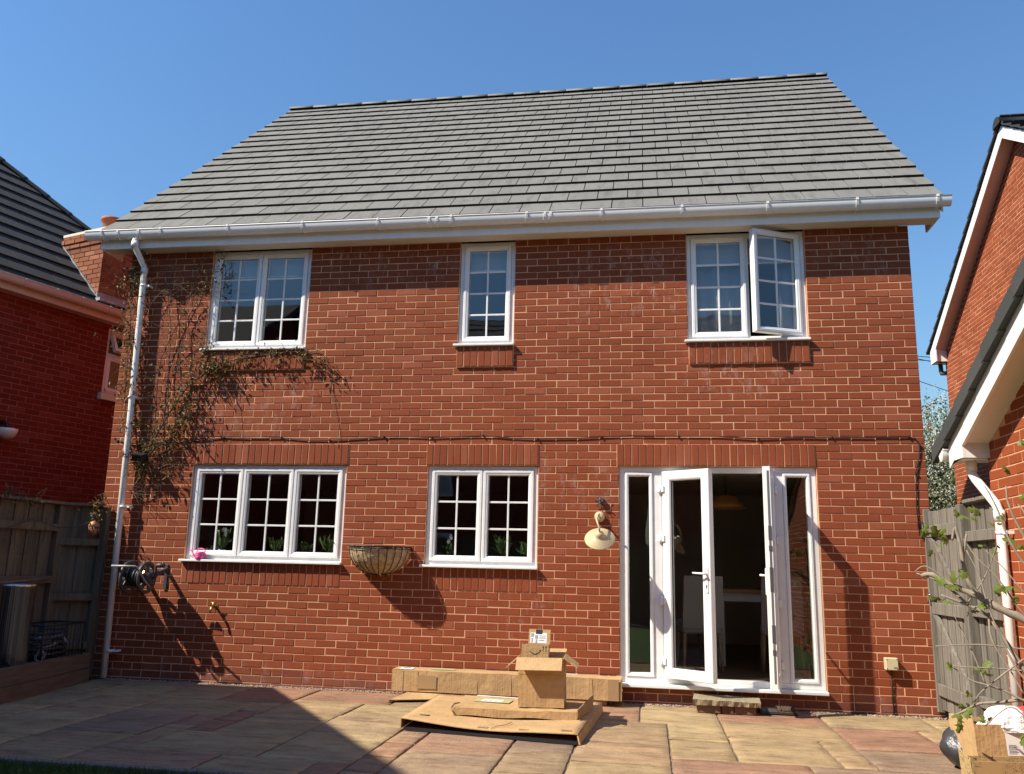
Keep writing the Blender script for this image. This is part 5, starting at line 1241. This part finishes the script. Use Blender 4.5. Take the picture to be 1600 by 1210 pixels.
# wide flat box, sagging top
fb = empty('flat_box', (4.8, -1.3, 0), 'wide flat sagging cardboard box with open dark front edge on the paving', 'cardboard box')
FLc, FRc, BRc, BLc = Vector((4.075,-1.90,0)), Vector((5.475,-2.10,0)), Vector((5.575,-.62,0)), Vector((4.075,-.60,0))
def fbp(u, v): return (FLc*(1-u) + FRc*u)*(1-v) + (BLc*(1-u) + BRc*u)*v
mb = MB(); nu, nv = 22, 10; T = []
for j in range(nv+1):
    for i in range(nu+1):
        u, v = i/nu, j/nv; p = fbp(u, v); sag = .040*math.sin(math.pi*min(1, u*1.0))**1.2*(1-.55*v)
        z = .090 - .002*v - sag*(.35+.65*(1-v)) + .006*math.sin(7*u)*math.sin(3*v) - .016*max(0, u-.75)*4*(1-v)
        T.append((p.x, p.y, z))
b = mb.pts(T); b2 = mb.pts([(x, y, z-.006) for x, y, z in T])
for j in range(nv):
    for i in range(nu):
        k = j*(nu+1)+i; mb.face(b+k, b+k+1, b+k+nu+2, b+k+nu+1, smooth=True); mb.face(b2+k+nu+1, b2+k+nu+2, b2+k+1, b2+k, smooth=True)
for i in range(nu): mb.face(b+i+1, b+i, b2+i, b2+i+1); k = nv*(nu+1)+i; mb.face(b+k, b+k+1, b2+k+1, b2+k)
for j in range(nv): k = j*(nu+1); mb.face(b+k, b+k+nu+1, b2+k+nu+1, b2+k); k += nu; mb.face(b+k+nu+1, b+k, b2+k, b2+k+nu+1)
mb.build('lid', M['card'], fb)
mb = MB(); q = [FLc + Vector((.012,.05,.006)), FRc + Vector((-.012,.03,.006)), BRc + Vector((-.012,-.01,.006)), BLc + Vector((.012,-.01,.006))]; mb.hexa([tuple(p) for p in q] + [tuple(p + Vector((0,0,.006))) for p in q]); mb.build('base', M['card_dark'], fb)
mb = MB(); mb.hexa([BRc+Vector((0,0,.004)), FRc+Vector((.01,-.02,.004)), FRc+Vector((.022,-.02,.004)), BRc+Vector((.012,0,.004)), BRc+Vector((-.012,0,.086)), FRc+Vector((-.006,.0,.062)), FRc+Vector((.004,0,.062)), BRc+Vector((-.002,0,.086))])
mb.hexa([BLc+Vector((0,0,.004)), BRc+Vector((0,0,.004)), BRc+Vector((0,-.006,.004)), BLc+Vector((0,-.006,.004)), BLc+Vector((0,0,.086)), BRc+Vector((0,0,.086)), BRc+Vector((0,-.006,.086)), BLc+Vector((0,-.006,.086))])
mb.hexa([FLc+Vector((.0,.0,.010)), BLc+Vector((0,0,.004)), BLc+Vector((.006,0,.004)), FLc+Vector((.006,0,.010)), FLc+Vector((0,.0,.090)), BLc+Vector((0,0,.090)), BLc+Vector((.006,0,.090)), FLc+Vector((.006,.0,.090))]); mb.build('side', M['card'], fb)
mb = MB(); mb.hexa([FLc+Vector((.03,-.03,.004)), FRc+Vector((.0,-.035,.004)), FRc+Vector((0,.02,.004)), FLc+Vector((.03,.06,.004)), FLc+Vector((.03,-.03,.020)), FRc+Vector((.0,-.035,.020)), FRc+Vector((0,.02,.020)), FLc+Vector((.03,.06,.020))]); mb.build('black_edging', M['black'], fb)
mb = MB(); mb.tube([fbp(.52,.02)+Vector((0,0,.058)), fbp(.54,.08)+Vector((0,0,.063)), fbp(.585,.13)+Vector((0,0,.066)), fbp(.60,.2)+Vector((0,0,.071))], .0025, 5); mb.build('crease', M['card_dark'], fb)
for u, v in ((.10,.16),(.47,.05),(.70,.05),(.93,.06)):
    p = fbp(u, v); k = int(round(v*nv))*(nu+1)+int(round(u*nu)); z = T[k][2]; s = MB(); s.m = rot((p.x, p.y, z+.0045), R(-7)); s.box(-.04, .04, -.022, .022, 0, .001); s.build('tape', M['tape'], fb)
# medium flat parcel
mf = empty('flat_parcel', (4.9, -1.25, .1), 'medium flat torn cardboard parcel with green-edged white label', 'cardboard box')
c4 = [Vector((4.425,-1.60,0)), Vector((5.425,-1.56,0)), Vector((5.46,-1.10,0)), Vector((4.36,-.93,0))]
mb = MB(); zz0, zz1 = .082, .138; nu = 12; low = []; upv_ = []
for a_, b_, n_ in ((0,1,12),(1,2,6),(2,3,12),(3,0,6)):
    for i in range(n_):
        p = c4[a_]*(1-i/n_) + c4[b_]*(i/n_); low.append((p.x, p.y, zz0-.006+.006*math.sin(i))); upv_.append((p.x + (.02 if a_ == 3 else 0), p.y, zz1 + rc_.gauss(0,.0025) - (.010 if (a_ == 0 and 4 < i < 9) else 0)))
nn_ = len(low); b = mb.pts(low + upv_ + [(4.9,-1.28,zz1-.004)])
for i in range(nn_): j = (i+1) % nn_; mb.face(b+i, b+j, b+nn_+j, b+nn_+i); mb.face(b+nn_+i, b+nn_+j, b+2*nn_)
mb.build('carton', M['card'], mf)
sticker(mf, rot((4.70,-1.20,zz1+.004), R(-4)), -.17, .14, -.09, .09, 0, M['green_print'], 'print'); sticker(mf, rot((4.68,-1.21,zz1+.006), R(-4)), -.09, .09, -.055, .055, 0, M['paper'])
for k in range(3): sticker(mf, rot((4.68,-1.21,zz1+.0075), R(-4)), -.07+.045*k, -.045+.045*k, -.035, .0, 0, M['paper_grey'], 'print')
MB().hexa([(4.50,-.955,zz1+.004),(5.05,-1.03,zz1+.004),(5.05,-1.045,zz1+.004),(4.50,-.972,zz1+.004),(4.50,-.955,zz1+.009),(5.05,-1.03,zz1+.009),(5.05,-1.045,zz1+.009),(4.50,-.972,zz1+.009)]).build('tape_edge', M['paper'], mf)
MB().hexa([(5.43,-1.60,.098),(5.436,-1.60,.098),(5.53,-1.16,.105),(5.52,-1.16,.105),(5.43,-1.60,.165),(5.436,-1.60,.165),(5.53,-1.16,.215),(5.52,-1.16,.215)]).build('end_flap', M['card_dark'], mf)
mb = MB(); mb.tube([(4.43,-1.62,.10),(4.40,-1.58,.13),(4.42,-1.56,.158),(4.46,-1.50,.160)], [.004,.012,.010,.004], 6); mb.build('torn_corner', M['card_dark'], mf)
# tall open box
tb_ = empty('open_box', (5.12, -1.2, .155), 'upright open cardboard box with flaps folded out', 'cardboard box')
m = rot((4.935, -1.45, .140), R(1.5), R(1.2), R(-1.0)); w_, d_, h_ = .375, .30, .385; t_ = .006
mb = MB(); mb.m = m; mb.box(0, w_, 0, t_, 0, h_); mb.box(0, w_, d_-t_, d_, 0, h_); mb.box(0, t_, t_+.0005, d_-t_-.0005, 0, h_); mb.box(w_-t_, w_, t_+.0005, d_-t_-.0005, 0, h_); mb.box(t_, w_-t_, t_, d_-t_, .002, .012); mb.build('carton', M['card'], tb_)
def flap(nm, o, rx, ry_, x0, x1, y0, y1):
    s = MB(); s.m = m @ Matrix.Translation(o) @ Matrix.Rotation(R(ry_), 4, 'Y') @ Matrix.Rotation(R(rx), 4, 'X'); s.box(x0, x1, y0, y1, -.003, .003); s.build(nm, M['card'], tb_)
flap('flap', (0, 0, h_+.004), 42, 0, -.012, w_-.010, -.130, 0)
flap('flap', (w_, 0, h_+.004), 0, 36, 0, .135, .02, d_)
flap('flap', (0, 0, h_+.004), 0, -40, -.14, 0, .03, d_)
flap('flap', (0, d_, h_+.004), 12, 0, .0, w_, 0, .13)
s = MB(); s.m = m; s.cbox(.004, w_-.004, -.0012, -.0002, .255, .258, .0003); s.build('crease', M['card_dark'], tb_)
# small box wedged in its top
sb = empty('small_box', (4.93, -1.25, .5), 'small cardboard parcel with printed smile arrow and raised labelled flap', 'cardboard box')
m2 = rot((4.945, -1.395, .535), R(2), R(-3), R(1)); mb = MB(); mb.m = m2
mb.box(0, .225, 0, .005, -.13, .095); mb.box(0, .225, .145, .15, -.13, .095); mb.box(0, .005, .0055, .1445, -.13, .098); mb.box(.22, .225, .0055, .1445, -.13, .102); mb.box(.005, .22, .005, .145, -.13, -.12); mb.build('carton', M['card'], sb)
mb = MB(); mb.m = m2 @ Matrix.Translation((0, .15, .095)) @ Matrix.Rotation(R(-12), 4, 'X'); mb.box(.04, .225, -.004, 0, 0, .125); mb.build('flap', M['card'], sb)
fmx = m2 @ Matrix.Translation((0, .15, .095)) @ Matrix.Rotation(R(-12), 4, 'X')
def fst(x0, x1, z0, z1, mat, y=-.0055, nm='label'): s = MB(); s.m = fmx; s.box(x0, x1, y, y+.001, z0, z1); s.build(nm, mat, sb)
fst(.055, .195, .010, .095, M['paper']); fst(.10, .155, .085, .122, M['ink'], -.0068, 'print')
for x0, x1, z0, z1 in ((.06,.085,.06,.09),(.065,.078,.015,.05),(.095,.12,.045,.075),(.13,.185,.05,.058),(.13,.175,.03,.038),(.1,.115,.012,.04),(.13,.185,.068,.074)): fst(x0, x1, z0, z1, M['paper_grey'], -.0068, 'print')
s = MB(); s.m = m2                                 # smile arrow
pp = [(.07 + .085*i/12, -.0012, .043 - .022*math.sin(math.pi*i/12)) for i in range(13)]
for a, b in zip(pp, pp[1:]):
    w0 = .0035; s.hexa([(a[0],a[1]-.0006,a[2]-w0),(b[0],b[1]-.0006,b[2]-w0),(b[0],b[1],b[2]-w0),(a[0],a[1],a[2]-w0),(a[0],a[1]-.0006,a[2]+w0),(b[0],b[1]-.0006,b[2]+w0),(b[0],b[1],b[2]+w0),(a[0],a[1],a[2]+w0)])
s.prism([(.163,-.0018,.057),(.146,-.0018,.055),(.161,-.0018,.040)], (0,.0006,0)); s.build('print', M['ink'], sb)
for x in (.180, .203):
    s = MB(); s.m = m2; s.box(x-.002, x+.002, -.0016, -.001, .058, .085); s.prism([(x-.007,-.0016,.078),(x+.007,-.0016,.078),(x,-.0016,.092)], (0,.0006,0)); s.box(x-.007, x+.007, -.0016, -.001, .050, .053); s.build('print', M['ink'], sb)

# ------------------------------------------------------------------ bottom right: bag and boxes
bg = empty('bin_bag', (8.0, -2.35, 0), 'tied dark grey bin bag at the lower right corner', 'bag')
mb = MB(); n, k_ = 28, 18; pts = []; rr_ = random.Random(8); ph = [rr_.uniform(0,6.28) for _ in range(8)]
for j in range(k_+1):
    t = j/k_; r = .185*math.sin(math.pi*min(1, (t*.86+.10)))**.7 * (1 - .15*t)
    if t > .86: r = .05 + (.97-t)*.25
    for i in range(n):
        a = 2*math.pi*i/n; w = 1 + .09*math.sin(3*a+ph[0]+4*t) + .05*math.sin(7*a+ph[1]-6*t) + (.02+.05*t)*math.sin(13*a+5*t)
        pts.append((8.145 + 1.1*r*w*math.cos(a), -2.16 + r*w*math.sin(a), .0 + .30*t))
b = mb.pts(pts)
for j in range(k_):
    for i in range(n): q = (i+1) % n; mb.face(b+j*n+i, b+j*n+q, b+(j+1)*n+q, b+(j+1)*n+i, smooth=True)
mb.face(*[b+k_*n+i for i in range(n)]); mb.build('sack', M['binbag'], bg)
mb = MB()
for i in range(7): a = i*.9; mb.tube([(8.115,-2.18,.28), (8.115+.04*math.cos(a), -2.18+.03*math.sin(a), .305+.01*math.sin(i)), (8.115+.075*math.cos(a), -2.18+.05*math.sin(a), .300+.025*math.sin(2*i))], [.022,.014,.006], 6)
mb.build('knot', M['binbag'], bg)
ab = empty('waste_box', (8.35, -2.4, .1), 'upright cardboard box full of white packaging at right edge', 'cardboard box')
m = rot((8.075, -2.50, .10), R(9), R(-6), R(0))
mb = MB(); mb.m = m; w_, d_, h_ = .42, .32, .235; mb.box(0, w_, 0, .006, 0, h_); mb.box(0, w_, d_-.006, d_, 0, h_+.03); mb.box(0, .006, .0065, d_-.0065, 0, h_+.05); mb.box(w_-.006, w_, .0065, d_-.0065, 0, h_); mb.box(.006, w_-.006, .006, d_-.006, .0, .006); mb.build('carton', M['card'], ab)
s = MB(); s.m = m; s.box(.195, .30, -.0015, -.0004, .05, .205); s.build('label', M['paper'], ab)
for i in range(7): s = MB(); s.m = m; s.box(.205, .255 + .01*(i % 2), -.0028, -.0018, .062+i*.0085, .062+i*.0085+(.003, .005, .0035)[i % 3]); s.build('print', M['paper_grey'], ab)
pb = MB(); n = 16; pts = []
for j in range(9):
    for i in range(n): a = 2*math.pi*i/n; r = (.15*math.cos(j/8*1.5)+.004)*(1+.13*math.sin(3*a+j)+.06*math.sin(5*a)); pts.append((8.335 + r*1.15*math.cos(a), -2.33 + r*.8*math.sin(a), .29 + .15*math.sin(j/8*1.5)))
b = pb.pts(pts)
for j in range(8):
    for i in range(n): q = (i+1) % n; pb.face(b+j*n+i, b+j*n+q, b+(j+1)*n+q, b+(j+1)*n+i)
tag(pb.build('plastic_bag', simple('white polythene', (.80,.81,.83), .35, bmp=.7, bscale=14, bdist=.04)), 'crumpled white plastic bag stuffed in the waste box', 'bag')
tag(MB().hexa([(8.40,-2.42,.33),(8.47,-2.40,.33),(8.47,-2.3,.33),(8.40,-2.3,.33),(8.41,-2.42,.44),(8.45,-2.40,.45),(8.46,-2.3,.44),(8.41,-2.3,.43)]).build('red_wrapper', simple('red wrapper', (.55,.03,.03), .4)), 'scrap of red wrapper beside the white plastic bag', 'wrapper')
db = empty('printed_box', (8.3, -2.6, 0), 'low cardboard box printed all over with black doodles', 'cardboard box')
def doodle():
    m, t, b = nt('doodle printed cardboard'); p = posn(t); mp = N(t, 'Mapping'); mp.inputs['Scale'].default_value = (1,1,1); t.links.new(p, mp.inputs[0])
    wv = N(t, 'TexNoise'); wv.inputs['Scale'].default_value = 16; wv.inputs['Detail'].default_value = 2.5; wv.inputs['Distortion'].default_value = 2.2; t.links.new(mp.outputs[0], wv.inputs['Vector'])
    l = mth(t, 'ABSOLUTE', mth(t, 'SUBTRACT', mth(t, 'FRACT', mth(t, 'MULTIPLY', wv.outputs[0], 6.0)), .5))
    k = ramp(t, l, [(.06, (1,1,1)), (.11, (0,0,0))]); k2 = ramp(t, noise(t, 7, 2, .5, p), [(.40, (0,0,0)), (.48, (1,1,1))])
    c = mixc(t, mth(t, 'MULTIPLY', k, k2), (.47,.33,.15), (.03,.022,.015)); t.links.new(c, b.inputs['Base Color']); b.inputs['Roughness'].default_value = .7; return m
M['doodle'] = doodle()
m = rot((7.985, -2.66, .004), R(8)); mb = MB(); mb.m = m; w_, d_, h_ = .55, .15, .14
mb.hexa([(.0,0,0),(w_,0,0),(w_,.006,0),(.0,.006,0),(-.005,-.01,h_),(w_,-.01,h_),(w_,-.004,h_),(-.005,-.004,h_)]); mb.hexa([(0,.0065,0),(.006,.0065,0),(.006,d_,0),(0,d_,0),(-.012,.0065,h_+.01),(-.006,.0065,h_+.01),(-.006,d_,h_+.05),(-.012,d_,h_+.05)]); mb.box(.006, w_, .0065, d_, 0, .005); mb.box(w_-.006, w_, .0065, d_, .006, h_); mb.box(0, w_, d_, d_+.006, .006, h_); mb.build('carton', M['doodle'], db)

# ------------------------------------------------------------------ indoors
def pot_plant(name, c, label, nleaf, L, up_, mat_pot, flowers=0, rad=.045, hp=.09, spread=.5):
    e = empty(name, c, label, 'plant'); c = Vector(c); mb = MB(); mb.lathe([(0,0),(rad*.75,0),(rad,hp),(rad*.9,hp),(rad*.7,.01)], c, 14); mb.build('pot', mat_pot, e)
    V = []; F = []
    for _ in range(nleaf):
        a = rp.uniform(0, 6.28); d = Vector((math.cos(a)*spread, math.sin(a)*spread, up_*rp.uniform(.3,1))); leaf_blade(V, F, c + Vector((rp.gauss(0,.02), rp.gauss(0,.02), hp + rp.uniform(0, L*.5))), d, rv(), L*rp.uniform(.6,1.2), L*.11)
    leaves_obj('foliage', V, F, M['house_leaf'], e, 'stuff')
    for i in range(flowers):
        p = c + Vector((rp.gauss(0,.035), rp.gauss(0,.02), hp + rp.uniform(.12,.19))); mb = MB(); mb.lathe([(.001,-.002),(.016,.005),(.020,.022),(.013,.042),(.004,.046)], p, 8); mb.build('flower', M['petal'], e); MB().tube([c + Vector((0,0,hp)), p], .003, 4).build('flower_stem', M['house_leaf'], e)
    return e
ish = MB(); ish.box(1.03, 2.82, .108, .30, 1.235, 1.262); ish.box(3.71, 4.885, .108, .30, 1.235, 1.262); ish.build('interior_sill', M['whitewood'], house)
pot_plant('tulip_vase', (1.40, .125, 1.263), 'white tulips in a vase behind the lower left window', 22, .16, 1.2, M['whitewood'], 5, .04, .11, .35)
pot_plant('house_plant', (2.02, .135, 1.263), 'leafy house plant behind the middle pane of the left window', 40, .14, 1.0, M['whitewood'])
pot_plant('house_plant', (2.36, .135, 1.263), 'bushy house plant at the left of the third sash', 60, .10, .8, M['darkgrey'])
pot_plant('house_plant', (2.63, .135, 1.263), 'spiky house plant at the right of the third sash', 40, .16, .9, M['darkgrey'])
pot_plant('house_plant', (3.93, .135, 1.263), 'pale orchid in a red pot behind the second lower window', 14, .12, .6, M['pot_red'], 3)
pot_plant('house_plant', (4.50, .135, 1.263), 'tall dark plant behind the right sash of the second window', 80, .16, 1.6, M['terracotta'], 0, .06, .1, .6)
pot_plant('house_plant', (4.76, .135, 1.263), 'low plant in terracotta pot behind the second lower window', 60, .12, 1.2, M['terracotta'], 0, .06, .1, .6)
pf = MB(); pf.ring(1.215, 1.315, 1.263, 1.41, [(0,.235),(0,.215),(.015,.213),(.015,.225)]); pf.box(1.229, 1.301, .226, .230, 1.278, 1.396); tag(pf.build('picture_frame', M['greymetal']), 'small picture frame behind the lower left window', 'picture frame')
# curtains and blinds upstairs
def curtain(x0, x1, z0, z1, y, label):
    mb = MB(); n = int((x1-x0)/.012); b = mb.pts([(x0+(x1-x0)*i/n, y + .012*math.sin(i*.55) + .010*math.sin(i*.23), z) for z in (z0, z1) for i in range(n+1)])
    for i in range(n): mb.face(b+i, b+i+1, b+n+2+i, b+n+1+i, smooth=True)
    o = mb.build('curtain', M['curtain']); sd = o.modifiers.new('thickness', 'SOLIDIFY'); sd.thickness = .003; tag(o, label, 'curtain')
curtain(6.48, 7.03, 2.9, 4.70, .24, 'pale curtain behind the closed sash of the right upper window'); curtain(7.40, 7.70, 2.9, 4.70, .24, 'pale curtain behind the open sash of the right upper window')
for x0, x1, zb, lab in ((1.05, 2.22, 4.50, 'roller blind pulled down a little in the left upper window'), (3.99, 4.58, 4.49, 'roller blind pulled down a little in the narrow upper window'), (6.45, 7.62, 4.48, 'roller blind pulled down a little in the right upper window')):
    e = empty('roller_blind', ((x0+x1)/2, .16, zb), lab, 'blind'); MB().box(x0, x1, .150, .153, zb, 4.72).build('cloth', M['blind'], e); MB().tube([(x0, .152, zb), (x1, .152, zb)], .008, 6).build('bottom_bar', M['white'], e)
# dining table and chairs
dt = empty('dining_table', (7.3, 2.2, .186), 'oak-topped white dining table inside the open doors', 'table')
MB().cbox(6.75, 7.95, 1.75, 2.65, 1.02, 1.06, .006).build('table_top', M['oak'], dt)
MB().box(6.82, 7.88, 1.82, 2.58, .92, 1.019).build('apron', M['whitewood'], dt)
for x in (6.80, 7.83):
    for y in (1.80, 2.53): MB().cbox(x, x+.075, y, y+.075, .187, .92, .006).build('leg', M['whitewood'], dt)
def chair(loc, rz, label):
    e = empty('dining_chair', loc, label, 'chair', 'chairs at the dining table'); m = Matrix.Translation(loc) @ Matrix.Rotation(R(rz), 4, 'Z')
    def pt(nm, fn, mat): mb = MB(); mb.m = m; fn(mb); mb.build(nm, mat, e)
    pt('seat', lambda b: b.cbox(-.22, .22, -.22, .22, .40, .50, .02), M['fabric'])
    pt('backrest', lambda b: b.hexa([(-.22,-.24,.46),(.22,-.24,.46),(.22,-.17,.46),(-.22,-.17,.46),(-.21,-.33,1.02),(.21,-.33,1.02),(.21,-.27,1.02),(-.21,-.27,1.02)]), M['fabric'])
    for x in (-.19, .19):
        for y in (-.19, .19): pt('leg', lambda b: b.tube([(x, y, .40), (x*1.1, y*1.15, .0)], [.022,.014], 8), M['oak'])
chair((6.55, 1.35, .187), 8, 'grey upholstered dining chair nearest the open left door leaf'); chair((7.45, 1.42, .187), -4, 'grey upholstered dining chair behind the right door leaf'); chair((6.45, 2.3, .187), -80, 'grey upholstered dining chair at the end of the table')
pl = empty('pendant_lamp', (6.95, 2.1, 2.0), 'unlit amber pendant lampshade hanging over the dining table', 'lamp')
mb = MB(); mb.lathe([(.05, .16), (.12, .14), (.21, .05), (.24, 0), (.235, 0), (.11, .13), (.05, .15)], (6.95, 2.1, 2.02), 24); mb.build('shade', simple('amber shade', (.55, .27, .09), .6), pl)
MB().tube([(6.95, 2.1, 2.17), (6.95, 2.1, 2.418)], .006, 6).build('flex', M['black'], pl)
